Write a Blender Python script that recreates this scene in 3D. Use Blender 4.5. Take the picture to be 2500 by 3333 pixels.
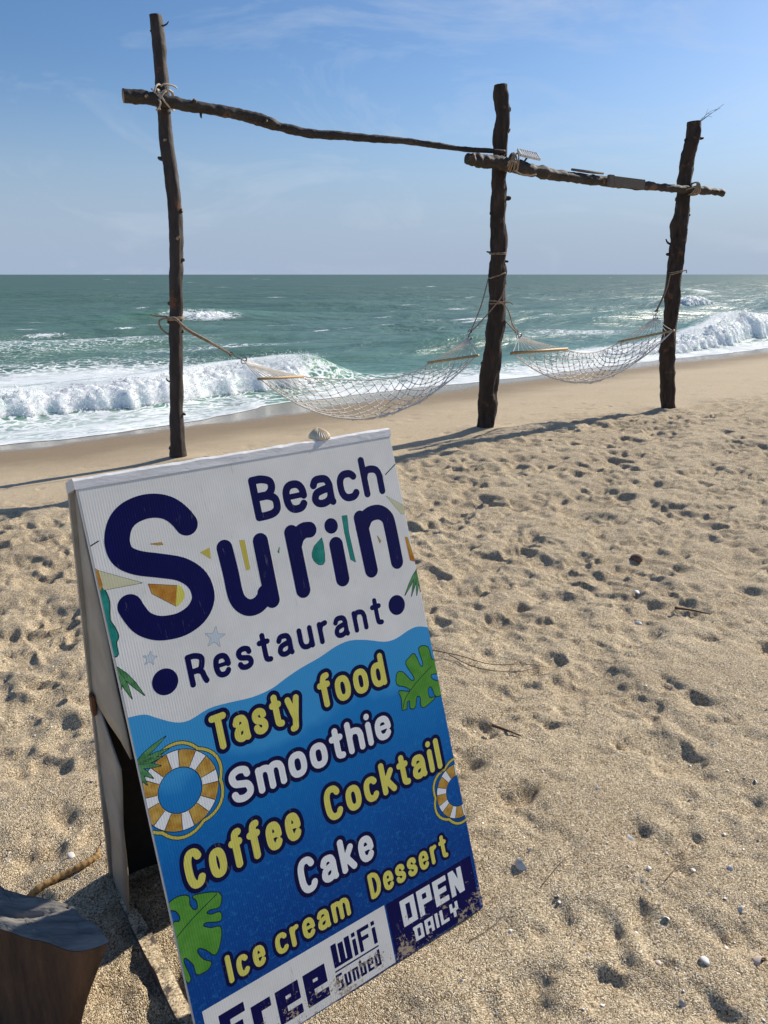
import bpy, bmesh, math, random
import numpy as np
from mathutils import Vector, Matrix, noise as mnoise
from mathutils.geometry import delaunay_2d_cdt

random.seed(7)
RNG = np.random.default_rng(11)
scene = bpy.context.scene
for o in list(bpy.data.objects):
    bpy.data.objects.remove(o, do_unlink=True)
COL = scene.collection

# ------------------------------------------------------------------ camera
cam_data = bpy.data.cameras.new("camera")
cam_data.sensor_fit = 'HORIZONTAL'
cam_data.sensor_width = 36.0
cam_data.lens = 36.0
cam_data.clip_start = 0.05
cam_data.clip_end = 30000
cam = bpy.data.objects.new("camera", cam_data)
cam.location = (0, 0, 1.5)
cam.rotation_euler = (math.radians(90 - 17.19), 0, 0)
COL.objects.link(cam)
scene.camera = cam

# ------------------------------------------------------------------ sky, sun, exposure
SUN_AZ, SUN_EL = math.radians(38.5), math.radians(31.5)
SUN_DIR = Vector((math.cos(SUN_EL) * math.cos(SUN_AZ), math.cos(SUN_EL) * math.sin(SUN_AZ), math.sin(SUN_EL)))
world = bpy.data.worlds.new("World")
scene.world = world
world.use_nodes = True
nt = world.node_tree
nt.nodes.clear()
w_out = nt.nodes.new('ShaderNodeOutputWorld')
w_bg = nt.nodes.new('ShaderNodeBackground')
w_bg.inputs['Strength'].default_value = 0.083
sky = nt.nodes.new('ShaderNodeTexSky')
sky.sky_type = 'NISHITA'
sky.sun_disc = False
sky.sun_elevation = SUN_EL
sky.sun_rotation = math.radians(90) - SUN_AZ
sky.altitude = 0
sky.air_density = 1.0
sky.dust_density = 0.7
sky.ozone_density = 3.0
# thin cirrus: stretched noise on the view direction mixed into the sky colour
tc = nt.nodes.new('ShaderNodeTexCoord')
mp = nt.nodes.new('ShaderNodeMapping')
mp.inputs['Rotation'].default_value = (0.1, 0.35, 0.3)
mp.inputs['Scale'].default_value = (1.6, 1.2, 4.5)
mp.inputs['Location'].default_value = (0.35, 0.0, 0.2)
ns = nt.nodes.new('ShaderNodeTexNoise')
ns.inputs['Scale'].default_value = 2.2
ns.inputs['Detail'].default_value = 9
ns.inputs['Roughness'].default_value = 0.62
ns.inputs['Distortion'].default_value = 0.9
rp = nt.nodes.new('ShaderNodeMapRange')
rp.inputs['From Min'].default_value = 0.53
rp.inputs['From Max'].default_value = 0.85
rp.inputs['To Min'].default_value = 0.0
rp.inputs['To Max'].default_value = 0.60
mx = nt.nodes.new('ShaderNodeMixRGB')
mx.inputs['Color2'].default_value = (6.3, 7.2, 8.5, 1)
nt.links.new(tc.outputs['Generated'], mp.inputs['Vector'])
nt.links.new(mp.outputs[0], ns.inputs['Vector'])
nt.links.new(ns.outputs['Fac'], rp.inputs['Value'])
nt.links.new(rp.outputs[0], mx.inputs['Fac'])
# pale sea haze low over the horizon, the same all round
sep_w = nt.nodes.new('ShaderNodeSeparateXYZ')
hz = nt.nodes.new('ShaderNodeMapRange'); hz.interpolation_type = 'SMOOTHERSTEP'
for k_, v_ in (('From Min', -0.02), ('From Max', 0.25), ('To Min', 0.95), ('To Max', 0.0)): hz.inputs[k_].default_value = v_
hm = nt.nodes.new('ShaderNodeMixRGB'); hm.inputs['Color2'].default_value = (3.95, 5.0, 6.7, 1)
sat = nt.nodes.new('ShaderNodeHueSaturation'); sat.inputs['Saturation'].default_value = 1.12
nt.links.new(tc.outputs['Generated'], sep_w.inputs[0])
nt.links.new(sep_w.outputs[2], hz.inputs['Value'])
nt.links.new(hz.outputs[0], hm.inputs['Fac'])
nt.links.new(sky.outputs[0], sat.inputs['Color'])
tint = nt.nodes.new('ShaderNodeMixRGB'); tint.blend_type = 'MULTIPLY'; tint.inputs['Fac'].default_value = 1.0; tint.inputs['Color2'].default_value = (0.97, 1.06, 1.20, 1)
nt.links.new(sat.outputs[0], tint.inputs['Color1'])
nt.links.new(tint.outputs[0], hm.inputs['Color1'])
nt.links.new(hm.outputs[0], mx.inputs['Color1'])
nt.links.new(mx.outputs[0], w_bg.inputs['Color'])
nt.links.new(w_bg.outputs[0], w_out.inputs['Surface'])

sun_data = bpy.data.lights.new("sun", 'SUN')
sun_data.energy = 5.0
sun_data.angle = math.radians(0.53)
sun_data.color = (1.0, 0.925, 0.81)
sun = bpy.data.objects.new("sun", sun_data)
sun.rotation_euler = SUN_DIR.to_track_quat('Z', 'Y').to_euler()
sun.location = (20, 18, 25)
COL.objects.link(sun)

scene.view_settings.view_transform = 'Standard'
scene.view_settings.look = 'None'
scene.view_settings.gamma = 1.0
scene.view_settings.exposure = 0.20
scene.view_settings.use_curve_mapping = False

# ------------------------------------------------------------------ helpers
def tag(o, label, cat=None, group=None, kind=None):
    if label: o["label"] = label
    if cat: o["category"] = cat
    if group: o["group"] = group
    if kind: o["kind"] = kind
    return o

def empty(name, loc=(0, 0, 0), matrix=None):
    o = bpy.data.objects.new(name, None)
    o.empty_display_size = 0.05
    COL.objects.link(o)
    if matrix is not None: o.matrix_world = matrix
    else: o.location = loc
    return o

def mesh_obj(name, verts, faces, mat, parent=None, smooth=True, mats=None, fmat=None):
    me = bpy.data.meshes.new(name)
    if isinstance(verts, np.ndarray): verts = verts.tolist()
    me.from_pydata([tuple(v) for v in verts], [], [tuple(f) for f in faces])
    if mats:
        for m in mats: me.materials.append(m)
        if fmat is not None: me.polygons.foreach_set('material_index', np.array(fmat, dtype=np.int32))
    else:
        me.materials.append(mat)
    if smooth: me.polygons.foreach_set('use_smooth', np.ones(len(me.polygons), dtype=bool))
    me.update()
    o = bpy.data.objects.new(name, me)
    COL.objects.link(o)
    if parent is not None: o.parent = parent
    return o

def grid_obj(name, V, mat, attrs=None):
    """V is (rows, cols, 3): a sheet of quads built with numpy."""
    R, Cc = V.shape[:2]
    me = bpy.data.meshes.new(name)
    idx = np.arange(R * Cc, dtype=np.int32).reshape(R, Cc)
    q = np.stack([idx[:-1, :-1], idx[:-1, 1:], idx[1:, 1:], idx[1:, :-1]], axis=-1).reshape(-1, 4)
    me.vertices.add(R * Cc)
    me.vertices.foreach_set('co', V.reshape(-1).astype(np.float32))
    me.loops.add(q.size)
    me.loops.foreach_set('vertex_index', q.reshape(-1))
    me.polygons.add(len(q))
    me.polygons.foreach_set('loop_start', np.arange(0, q.size, 4, dtype=np.int32))
    me.update(calc_edges=True)
    me.polygons.foreach_set('use_smooth', np.ones(len(q), dtype=bool))
    for k, a in (attrs or {}).items():
        at = me.attributes.new(k, 'FLOAT', 'POINT')
        at.data.foreach_set('value', a.reshape(-1).astype(np.float32))
    me.materials.append(mat)
    me.validate()
    o = bpy.data.objects.new(name, me)
    COL.objects.link(o)
    return o

def catmull(P, n):
    """resample an open chain of rows through a Catmull-Rom spline, n points per span"""
    P = np.asarray(P, float)
    if len(P) < 3: 
        return np.array([P[0] + (P[-1] - P[0]) * i / n for i in range(n + 1)])
    Q = np.vstack([2 * P[0] - P[1], P, 2 * P[-1] - P[-2]])
    out = []
    for i in range(1, len(Q) - 2):
        p0, p1, p2, p3 = Q[i - 1], Q[i], Q[i + 1], Q[i + 2]
        for k in range(n):
            t = k / n
            out.append(0.5 * (2 * p1 + (p2 - p0) * t + (2 * p0 - 5 * p1 + 4 * p2 - p3) * t * t + (3 * p1 - p0 - 3 * p2 + p3) * t ** 3))
    out.append(P[-1])
    return np.array(out)

def tube(P, R, nseg=8, closed=False, caps=True, rough=0.0, freq=8.0, seed=0.0, ridge=0.0):
    """tube round a chain; R is a radius or one per point; rough adds lumps. returns verts, faces, cap face count at the end"""
    P = [Vector(p) for p in P]
    n = len(P)
    if not hasattr(R, '__len__'): R = [R] * n
    T = []
    for i in range(n):
        if closed: d = P[(i + 1) % n] - P[(i - 1) % n]
        else: d = P[min(i + 1, n - 1)] - P[max(i - 1, 0)]
        T.append(d.normalized() if d.length > 1e-9 else Vector((0, 0, 1)))
    ref = Vector((0, 0, 1)) if abs(T[0].z) < 0.9 else Vector((1, 0, 0))
    u = T[0].cross(ref).normalized()
    V, Fc = [], []
    for i in range(n):
        if i: 
            u = u - T[i] * u.dot(T[i])
            u = u.normalized() if u.length > 1e-6 else T[i].orthogonal().normalized()
        w = T[i].cross(u)
        for k in range(nseg):
            a = 2 * math.pi * k / nseg
            d = u * math.cos(a) + w * math.sin(a)
            r = R[i]
            if rough:
                q = P[i] + d * r
                r *= 1 + rough * (mnoise.fractal(Vector((q.x * freq + seed, q.y * freq, q.z * freq * 0.45)), 1.0, 2.0, 4))
            if ridge:
                r *= 1 + ridge * mnoise.noise(Vector((math.cos(a) * 3.2 + seed, math.sin(a) * 3.2, i * 0.06)))
            V.append(P[i] + d * r)
    m = n if closed else n - 1
    for i in range(m):
        a, b = i * nseg, ((i + 1) % n) * nseg
        for k in range(nseg):
            k2 = (k + 1) % nseg
            Fc.append((a + k, a + k2, b + k2, b + k))
    ncap = 0
    if caps and not closed:
        Fc.append(tuple(range(nseg - 1, -1, -1)))
        Fc.append(tuple(range((n - 1) * nseg, n * nseg)))
        ncap = 2
    return V, Fc, ncap

def merge(parts):
    V, Fc = [], []
    for v, f in parts:
        o = len(V)
        V += list(v)
        Fc += [tuple(i + o for i in q) for q in f]
    return V, Fc

def box(c, ax, ay, az, hx, hy, hz, bev=0.0):
    """oriented box, chamfered by bev"""
    c, ax, ay, az = Vector(c), Vector(ax), Vector(ay), Vector(az)
    if bev <= 0:
        V = [c + ax * hx * i + ay * hy * j + az * hz * k for i in (-1, 1) for j in (-1, 1) for k in (-1, 1)]
        Fc = [(0, 1, 3, 2), (4, 6, 7, 5), (0, 4, 5, 1), (2, 3, 7, 6), (0, 2, 6, 4), (1, 5, 7, 3)]
        return V, Fc
    bm = bmesh.new()
    bmesh.ops.create_cube(bm, size=2)
    for v in bm.verts: v.co = Vector((v.co.x * hx, v.co.y * hy, v.co.z * hz))
    bmesh.ops.bevel(bm, geom=bm.edges[:], offset=bev, segments=2, affect='EDGES')
    bm.verts.ensure_lookup_table()
    V = [c + ax * v.co.x + ay * v.co.y + az * v.co.z for v in bm.verts]
    Fc = [tuple(v.index for v in f.verts) for f in bm.faces]
    bm.free()
    return V, Fc

# ------------------------------------------------------------------ materials
def N(nt, kind, **kw):
    n = nt.nodes.new(kind)
    for k, v in kw.items():
        if k in n.inputs: n.inputs[k].default_value = v
        else: setattr(n, k, v)
    return n

def new_mat(name):
    m = bpy.data.materials.new(name)
    m.use_nodes = True
    nt = m.node_tree
    nt.nodes.clear()
    out = N(nt, 'ShaderNodeOutputMaterial')
    bs = N(nt, 'ShaderNodeBsdfPrincipled')
    nt.links.new(bs.outputs[0], out.inputs['Surface'])
    return m, nt, bs

def ramp(nt, fac, stops):
    r = N(nt, 'ShaderNodeValToRGB')
    el = r.color_ramp.elements
    while len(el) < len(stops): el.new(0.5)
    for e, (p, c) in zip(el, stops):
        e.position = p
        e.color = (*c, 1) if len(c) == 3 else c
    nt.links.new(fac, r.inputs['Fac'])
    return r.outputs['Color']

def mixc(nt, fac, a, b, mode='MIX'):
    m = N(nt, 'ShaderNodeMixRGB', blend_type=mode)
    for s, v in (('Fac', fac), ('Color1', a), ('Color2', b)):
        if hasattr(v, 'is_output'): nt.links.new(v, m.inputs[s])
        elif s == 'Fac': m.inputs[s].default_value = v
        else: m.inputs[s].default_value = (*v, 1)
    return m.outputs['Color']

def math_(nt, op, a, b=None, clamp=False):
    m = N(nt, 'ShaderNodeMath', operation=op, use_clamp=clamp)
    for i, v in enumerate((a, b)):
        if v is None: continue
        if hasattr(v, 'is_output'): nt.links.new(v, m.inputs[i])
        else: m.inputs[i].default_value = v
    return m.outputs[0]

def noise_tex(nt, vec, scale, detail=4, rough=0.55, dist=0.0):
    n = N(nt, 'ShaderNodeTexNoise')
    n.inputs['Scale'].default_value = scale
    n.inputs['Detail'].default_value = detail
    n.inputs['Roughness'].default_value = rough
    n.inputs['Distortion'].default_value = dist
    nt.links.new(vec, n.inputs['Vector'])
    return n.outputs['Fac']

def objco(nt, scale=(1, 1, 1), rot=(0, 0, 0), geo=False):
    t = N(nt, 'ShaderNodeTexCoord')
    m = N(nt, 'ShaderNodeMapping')
    m.inputs['Scale'].default_value = scale
    m.inputs['Rotation'].default_value = rot
    nt.links.new(t.outputs['Object'], m.inputs['Vector'])
    return m.outputs[0]

def bump(nt, bs, h, strength, dist, prev=None):
    b = N(nt, 'ShaderNodeBump')
    b.inputs['Strength'].default_value = strength
    b.inputs['Distance'].default_value = dist
    nt.links.new(h, b.inputs['Height'])
    if prev: nt.links.new(prev, b.inputs['Normal'])
    nt.links.new(b.outputs[0], bs.inputs['Normal'])
    return b.outputs[0]

def mrange(nt, v, a, b, c=0.0, d=1.0, smooth=True):
    m = N(nt, 'ShaderNodeMapRange')
    m.interpolation_type = 'SMOOTHSTEP' if smooth else 'LINEAR'
    for k, x in (('From Min', a), ('From Max', b), ('To Min', c), ('To Max', d)): m.inputs[k].default_value = x
    nt.links.new(v, m.inputs['Value'])
    return m.outputs[0]

def attr(nt, name):
    a = N(nt, 'ShaderNodeAttribute', attribute_name=name)
    return a.outputs['Fac']

def sand_nodes(nt, vec):
    """colour of dry coarse sand and its grain height"""
    v1 = N(nt, 'ShaderNodeTexVoronoi'); v1.inputs['Scale'].default_value = 330
    v2 = N(nt, 'ShaderNodeTexVoronoi'); v2.inputs['Scale'].default_value = 160
    nt.links.new(vec, v1.inputs['Vector']); nt.links.new(vec, v2.inputs['Vector'])
    s1 = N(nt, 'ShaderNodeSeparateColor'); nt.links.new(v1.outputs['Color'], s1.inputs[0])
    s2 = N(nt, 'ShaderNodeSeparateColor'); nt.links.new(v2.outputs['Color'], s2.inputs[0])
    c = ramp(nt, s1.outputs[0], [(0.0, (0.15, 0.105, 0.062)), (0.18, (0.40, 0.31, 0.195)), (0.5, (0.64, 0.515, 0.335)), (0.82, (0.78, 0.655, 0.455)), (1.0, (0.92, 0.85, 0.69))])
    c2 = ramp(nt, s2.outputs[1], [(0.0, (0.62, 0.56, 0.5)), (0.12, (0.95, 0.93, 0.9)), (0.9, (1, 1, 1)), (1.0, (1.3, 1.28, 1.22))])
    c = mixc(nt, 1.0, c, c2, 'MULTIPLY')
    big = noise_tex(nt, vec, 1.7, 5, 0.6)
    c = mixc(nt, 1.0, c, ramp(nt, big, [(0.3, (0.88, 0.85, 0.82)), (0.7, (1.08, 1.07, 1.05))]), 'MULTIPLY')
    h = math_(nt, 'ADD', math_(nt, 'MULTIPLY', v1.outputs['Distance'], -1.0), math_(nt, 'MULTIPLY', v2.outputs['Distance'], -0.8))
    return c, h

def make_sand():
    m, nt, bs = new_mat('sand')
    vec = objco(nt)
    c, h = sand_nodes(nt, vec)
    wet = attr(nt, 'wet')
    wn = noise_tex(nt, vec, 3.0, 4, 0.6)
    wet = math_(nt, 'ADD', wet, math_(nt, 'MULTIPLY', math_(nt, 'SUBTRACT', wn, 0.5), 0.25))
    damp = mrange(nt, wet, 0.05, 0.62)
    film = mrange(nt, wet, 0.70, 0.92)
    smooth_s = attr(nt, 'smoothness')
    fine = mixc(nt, 0.75, c, (0.50, 0.395, 0.26))
    c = mixc(nt, math_(nt, 'MULTIPLY', smooth_s, 0.8), c, fine)
    c = mixc(nt, damp, c, mixc(nt, 1.0, c, (0.55, 0.52, 0.49), 'MULTIPLY'))
    nt.links.new(c, bs.inputs['Base Color'])
    rgh = math_(nt, 'SUBTRACT', 0.92, math_(nt, 'MULTIPLY', film, 0.74))
    nt.links.new(rgh, bs.inputs['Roughness'])
    bs.inputs['Specular IOR Level'].default_value = 0.35
    med = noise_tex(nt, vec, 26, 5, 0.65)
    st = math_(nt, 'SUBTRACT', 1.0, math_(nt, 'MULTIPLY', film, 0.95))
    b1 = bump(nt, bs, h, 1.0, 0.0042)
    b2 = bump(nt, bs, med, 0.6, 0.014, b1)
    for n in nt.nodes:
        if n.type == 'BUMP':
            s0 = n.inputs['Strength'].default_value
            nt.links.new(math_(nt, 'MULTIPLY', math_(nt, 'MULTIPLY', st, s0), math_(nt, 'SUBTRACT', 1.0, math_(nt, 'MULTIPLY', smooth_s, 0.55))), n.inputs['Strength'])
    return m

def make_water():
    m, nt, bs = new_mat('sea_water')
    vec = objco(nt)
    shore = objco(nt, (0.42, 1.0, 1.0))          # object axes already run along / across the shore
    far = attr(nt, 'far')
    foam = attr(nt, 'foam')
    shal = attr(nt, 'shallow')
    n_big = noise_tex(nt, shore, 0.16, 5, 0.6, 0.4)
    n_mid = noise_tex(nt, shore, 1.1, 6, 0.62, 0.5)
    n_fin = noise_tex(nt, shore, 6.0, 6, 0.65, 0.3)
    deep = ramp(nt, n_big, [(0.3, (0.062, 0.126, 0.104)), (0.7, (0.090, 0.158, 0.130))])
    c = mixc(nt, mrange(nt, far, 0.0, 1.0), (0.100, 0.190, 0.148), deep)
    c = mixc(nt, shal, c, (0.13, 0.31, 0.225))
    lace = N(nt, 'ShaderNodeTexVoronoi', feature='DISTANCE_TO_EDGE')
    lace.inputs['Scale'].default_value = 4.2
    wv = N(nt, 'ShaderNodeVectorMath', operation='ADD')
    nt.links.new(objco(nt, (0.7, 1.25, 1.0)), wv.inputs[0])
    sep = N(nt, 'ShaderNodeTexNoise'); sep.inputs['Scale'].default_value = 2.3; sep.inputs['Detail'].default_value = 5
    nt.links.new(vec, sep.inputs['Vector'])
    sc = N(nt, 'ShaderNodeVectorMath', operation='SCALE'); sc.inputs['Scale'].default_value = 0.8
    nt.links.new(sep.outputs['Color'], sc.inputs[0])
    nt.links.new(sc.outputs[0], wv.inputs[1])
    nt.links.new(wv.outputs[0], lace.inputs['Vector'])
    edge = mrange(nt, lace.outputs['Distance'], 0.0, 0.16, 1.0, 0.0)
    pat = math_(nt, 'ADD', math_(nt, 'MULTIPLY', edge, 0.55), math_(nt, 'MULTIPLY', math_(nt, 'ADD', n_mid, n_fin), 0.42))
    ff = math_(nt, 'ADD', math_(nt, 'MULTIPLY', foam, 1.35), math_(nt, 'SUBTRACT', pat, 1.0))
    ff = mrange(nt, ff, 0.02, 0.42)
    ff = math_(nt, 'MULTIPLY', ff, mrange(nt, foam, 0.02, 0.15))
    c = mixc(nt, ff, c, (0.78, 0.82, 0.82))
    nt.links.new(c, bs.inputs['Base Color'])
    nt.links.new(math_(nt, 'ADD', math_(nt, 'ADD', 0.36, math_(nt, 'MULTIPLY', ff, 0.5)), math_(nt, 'MULTIPLY', far, 0.16)), bs.inputs['Roughness'])
    bs.inputs['IOR'].default_value = 1.333
    bs.inputs['Specular IOR Level'].default_value = 0.42
    b0 = bump(nt, bs, n_big, 0.8, 1.6)
    b1 = bump(nt, bs, n_mid, 0.75, 0.26, b0)
    bump(nt, bs, n_fin, 0.6, 0.04, b1)
    return m

def make_foam():
    m, nt, bs = new_mat('white_foam')
    vec = objco(nt)
    a = noise_tex(nt, vec, 3.0, 6, 0.7, 0.4)
    b = noise_tex(nt, vec, 14.0, 6, 0.75, 0.6)
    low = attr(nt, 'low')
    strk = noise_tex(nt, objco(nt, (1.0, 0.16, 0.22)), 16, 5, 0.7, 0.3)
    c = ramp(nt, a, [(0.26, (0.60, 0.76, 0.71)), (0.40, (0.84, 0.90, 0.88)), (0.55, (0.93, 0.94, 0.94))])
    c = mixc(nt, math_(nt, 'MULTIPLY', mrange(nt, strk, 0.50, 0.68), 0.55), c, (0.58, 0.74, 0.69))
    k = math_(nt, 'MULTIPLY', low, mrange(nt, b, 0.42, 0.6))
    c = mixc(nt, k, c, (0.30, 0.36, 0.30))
    nt.links.new(c, bs.inputs['Base Color'])
    bs.inputs['Roughness'].default_value = 0.9
    bs.inputs['Specular IOR Level'].default_value = 0.1
    bs.inputs['Subsurface Weight'].default_value = 0.9
    bs.inputs['Subsurface Radius'].default_value = (0.9, 1.0, 0.97)
    bs.inputs['Subsurface Scale'].default_value = 0.22
    b1 = bump(nt, bs, a, 0.35, 0.04)
    bump(nt, bs, b, 0.7, 0.03, b1)
    return m

def make_bark(name, base, dark, scale, patch=None, rough=0.85, bs_=0.9, stretch=(1, 1, 0.22)):
    m, nt, bs = new_mat(name)
    vec = objco(nt, stretch)
    a = noise_tex(nt, vec, scale, 8, 0.7, 0.4)
    b = noise_tex(nt, objco(nt), scale * 0.35, 5, 0.6)
    c = ramp(nt, a, [(0.3, dark), (0.62, base), (0.8, tuple(min(1, x * 1.8) for x in base))])
    if patch:
        c = mixc(nt, mrange(nt, b, 0.60, 0.67), c, patch)
    nt.links.new(c, bs.inputs['Base Color'])
    bs.inputs['Roughness'].default_value = rough
    bump(nt, bs, a, bs_, 0.02)
    return m

def make_plain(name, c1, c2, scale, rough=0.7, bmp=0.3, dist=0.003, stretch=(1, 1, 1), metal=0.0):
    m, nt, bs = new_mat(name)
    vec = objco(nt, stretch)
    a = noise_tex(nt, vec, scale, 6, 0.65, 0.2)
    nt.links.new(ramp(nt, a, [(0.3, c1), (0.7, c2)]), bs.inputs['Base Color'])
    bs.inputs['Roughness'].default_value = rough
    bs.inputs['Metallic'].default_value = metal
    bump(nt, bs, a, bmp, dist)
    return m

def make_rope(name, c1, c2):
    m, nt, bs = new_mat(name)
    vec = objco(nt)
    w = N(nt, 'ShaderNodeTexWave'); w.bands_direction = 'DIAGONAL'
    w.inputs['Scale'].default_value = 60; w.inputs['Distortion'].default_value = 2
    nt.links.new(vec, w.inputs['Vector'])
    a = noise_tex(nt, vec, 35, 4, 0.6)
    nt.links.new(ramp(nt, a, [(0.3, c1), (0.7, c2)]), bs.inputs['Base Color'])
    bs.inputs['Roughness'].default_value = 0.9
    bump(nt, bs, w.outputs['Fac'], 0.6, 0.003)
    return m

def print_finish(nt, bs, c, dirt=1.0):
    """corrugated sheet ribs, scuffs and sand caked on the foot; board millimetres run along local x / y"""
    vec = objco(nt)
    sx = N(nt, 'ShaderNodeSeparateXYZ'); nt.links.new(vec, sx.inputs[0])
    rib = math_(nt, 'SINE', math_(nt, 'MULTIPLY', sx.outputs[0], 2 * math.pi / 0.0052))
    sc = noise_tex(nt, objco(nt, (1, 0.25, 1)), 60, 6, 0.75, 0.8)
    c = mixc(nt, math_(nt, 'MULTIPLY', mrange(nt, sc, 0.60, 0.76), 0.45 * dirt), c, (0.34, 0.34, 0.33))
    c = mixc(nt, mrange(nt, rib, 0.2, 1.0), c, mixc(nt, 1.0, c, (0.93, 0.93, 0.93), 'MULTIPLY'))
    spk = noise_tex(nt, vec, 130, 5, 0.75, 0.3)
    patch = noise_tex(nt, vec, 17, 5, 0.7, 0.3)
    low = mrange(nt, sx.outputs[1], 0.02, 0.16, 1.0, 0.0)
    f = math_(nt, 'ADD', math_(nt, 'MULTIPLY', spk, 0.6), math_(nt, 'MULTIPLY', patch, 0.75))
    f = math_(nt, 'MULTIPLY', mrange(nt, math_(nt, 'ADD', f, math_(nt, 'MULTIPLY', low, 0.22)), 0.93, 0.97), mrange(nt, low, 0.0, 0.25))
    c = mixc(nt, f, c, (0.42, 0.33, 0.23))
    nt.links.new(c, bs.inputs['Base Color'])
    bs.inputs['Roughness'].default_value = 0.62
    bs.inputs['Specular IOR Level'].default_value = 0.12
    h = math_(nt, 'ADD', math_(nt, 'MULTIPLY', rib, 0.22), math_(nt, 'MULTIPLY', sc, 0.7))
    bump(nt, bs, h, 0.22, 0.0012)

def make_print(name, col, col2=None, scale=20):
    m, nt, bs = new_mat(name)
    if col2:
        c = ramp(nt, noise_tex(nt, objco(nt), scale, 4, 0.6), [(0.35, col), (0.65, col2)])
    else:
        r = N(nt, 'ShaderNodeRGB'); r.outputs[0].default_value = (*col, 1); c = r.outputs[0]
    print_finish(nt, bs, c, 0.5 if col[2] > 0.1 and col[0] < 0.05 else 1.0)
    return m

def make_blue_print():
    m, nt, bs = new_mat('print_blue_sea')
    vec = objco(nt)
    sx = N(nt, 'ShaderNodeSeparateXYZ'); nt.links.new(vec, sx.inputs[0])
    wob = noise_tex(nt, vec, 5, 3, 0.5)
    y = math_(nt, 'ADD', sx.outputs[1], math_(nt, 'MULTIPLY', math_(nt, 'SUBTRACT', wob, 0.5), 0.16))
    c = ramp(nt, y, [(0.05, (0.001, 0.040, 0.22)), (0.22, (0.001, 0.058, 0.27)), (0.36, (0.002, 0.098, 0.36)), (0.50, (0.006, 0.165, 0.46)), (0.585, (0.012, 0.205, 0.52)), (0.61, (0.040, 0.300, 0.61)), (0.75, (0.050, 0.33, 0.64))])
    v = noise_tex(nt, vec, 95, 4, 0.7, 1.2)
    body = mrange(nt, sx.outputs[1], 0.60, 0.52, 0.0, 1.0)
    c = mixc(nt, math_(nt, 'MULTIPLY', mrange(nt, v, 0.52, 0.66), math_(nt, 'MULTIPLY', body, 0.45)), c, (0.02, 0.22, 0.50))
    print_finish(nt, bs, c, 0.35)
    return m

def make_froth():
    m, nt, bs = new_mat('airy_froth')
    bs.inputs['Base Color'].default_value = (0.93, 0.95, 0.94, 1); bs.inputs['Roughness'].default_value = 0.9
    bs.inputs['Specular IOR Level'].default_value = 0.05
    tr = N(nt, 'ShaderNodeBsdfTranslucent'); tr.inputs['Color'].default_value = (0.95, 0.97, 0.96, 1)
    n1 = noise_tex(nt, objco(nt), 30, 3, 0.6)
    nt.links.new(ramp(nt, n1, [(0.3, (0.84, 0.90, 0.88)), (0.7, (0.96, 0.97, 0.97))]), bs.inputs['Base Color'])
    mxs = N(nt, 'ShaderNodeMixShader'); mxs.inputs[0].default_value = 0.55
    out = [n for n in nt.nodes if n.type == 'OUTPUT_MATERIAL'][0]
    nt.links.new(bs.outputs[0], mxs.inputs[1]); nt.links.new(tr.outputs[0], mxs.inputs[2]); nt.links.new(mxs.outputs[0], out.inputs['Surface'])
    return m

M = {}
M['froth'] = make_froth()
M['sand'] = make_sand()
M['water'] = make_water()
M['foam'] = make_foam()
M['bark_smooth'] = make_bark('smooth_dark_bark', (0.058, 0.042, 0.034), (0.012, 0.009, 0.008), 14, (0.13, 0.055, 0.022), 0.7, 0.5)
M['bark_grey'] = make_bark('grey_brown_bark', (0.115, 0.085, 0.062), (0.03, 0.022, 0.016), 14, (0.17, 0.085, 0.04), 0.75, 0.55)
M['bark_rough'] = make_bark('rough_brown_bark', (0.062, 0.042, 0.031), (0.010, 0.008, 0.006), 20, (0.11, 0.06, 0.033), 0.9, 1.0)
M['beam_bark'] = make_bark('beam_bark', (0.055, 0.042, 0.032), (0.012, 0.009, 0.007), 16, (0.17, 0.09, 0.045), 0.7, 0.5, (0.25, 0.45, 1))
M['cut_wood'] = make_plain('cut_wood', (0.30, 0.19, 0.10), (0.46, 0.31, 0.18), 40, 0.8, 0.4, 0.002)
M['plank'] = make_plain('weathered_plank', (0.10, 0.085, 0.07), (0.20, 0.17, 0.14), 30, 0.85, 0.5, 0.004, (1, 1, 6))
M['rope_pale'] = make_rope('pale_rope', (0.42, 0.36, 0.28), (0.60, 0.53, 0.43))
M['rope_brown'] = make_rope('brown_rope', (0.24, 0.17, 0.11), (0.42, 0.32, 0.22))
M['rope_net'] = make_rope('cotton_net_cord', (0.74, 0.68, 0.58), (0.88, 0.83, 0.74))
M['bar_wood'] = make_plain('spreader_wood', (0.36, 0.24, 0.11), (0.50, 0.35, 0.18), 18, 0.6, 0.2, 0.002, (6, 1, 1))
M['metal'] = make_plain('dark_steel', (0.05, 0.05, 0.05), (0.12, 0.11, 0.10), 50, 0.45, 0.2, 0.001, metal=0.8)
M['ring'] = make_plain('zinc_ring', (0.45, 0.45, 0.45), (0.62, 0.62, 0.62), 50, 0.35, 0.1, 0.001, metal=0.9)
M['white_plastic'] = make_plain('white_plastic', (0.70, 0.70, 0.69), (0.80, 0.80, 0.79), 20, 0.45, 0.05, 0.001)
M['shell'] = make_plain('cream_shell', (0.74, 0.56, 0.34), (0.84, 0.73, 0.55), 45, 0.45, 0.2, 0.001)
M['shell_white'] = make_plain('white_shell', (0.74, 0.70, 0.64), (0.85, 0.83, 0.79), 60, 0.5, 0.2, 0.001)
M['shell_pink'] = make_plain('pinkish_shell', (0.58, 0.44, 0.36), (0.74, 0.64, 0.55), 60, 0.5, 0.2, 0.001)
M['twig'] = make_plain('dry_twig', (0.08, 0.05, 0.03), (0.17, 0.11, 0.07), 60, 0.9, 0.4, 0.001)
M['pod'] = make_plain('dry_seed_pod', (0.30, 0.17, 0.06), (0.48, 0.30, 0.12), 90, 0.75, 0.6, 0.003)
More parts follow.
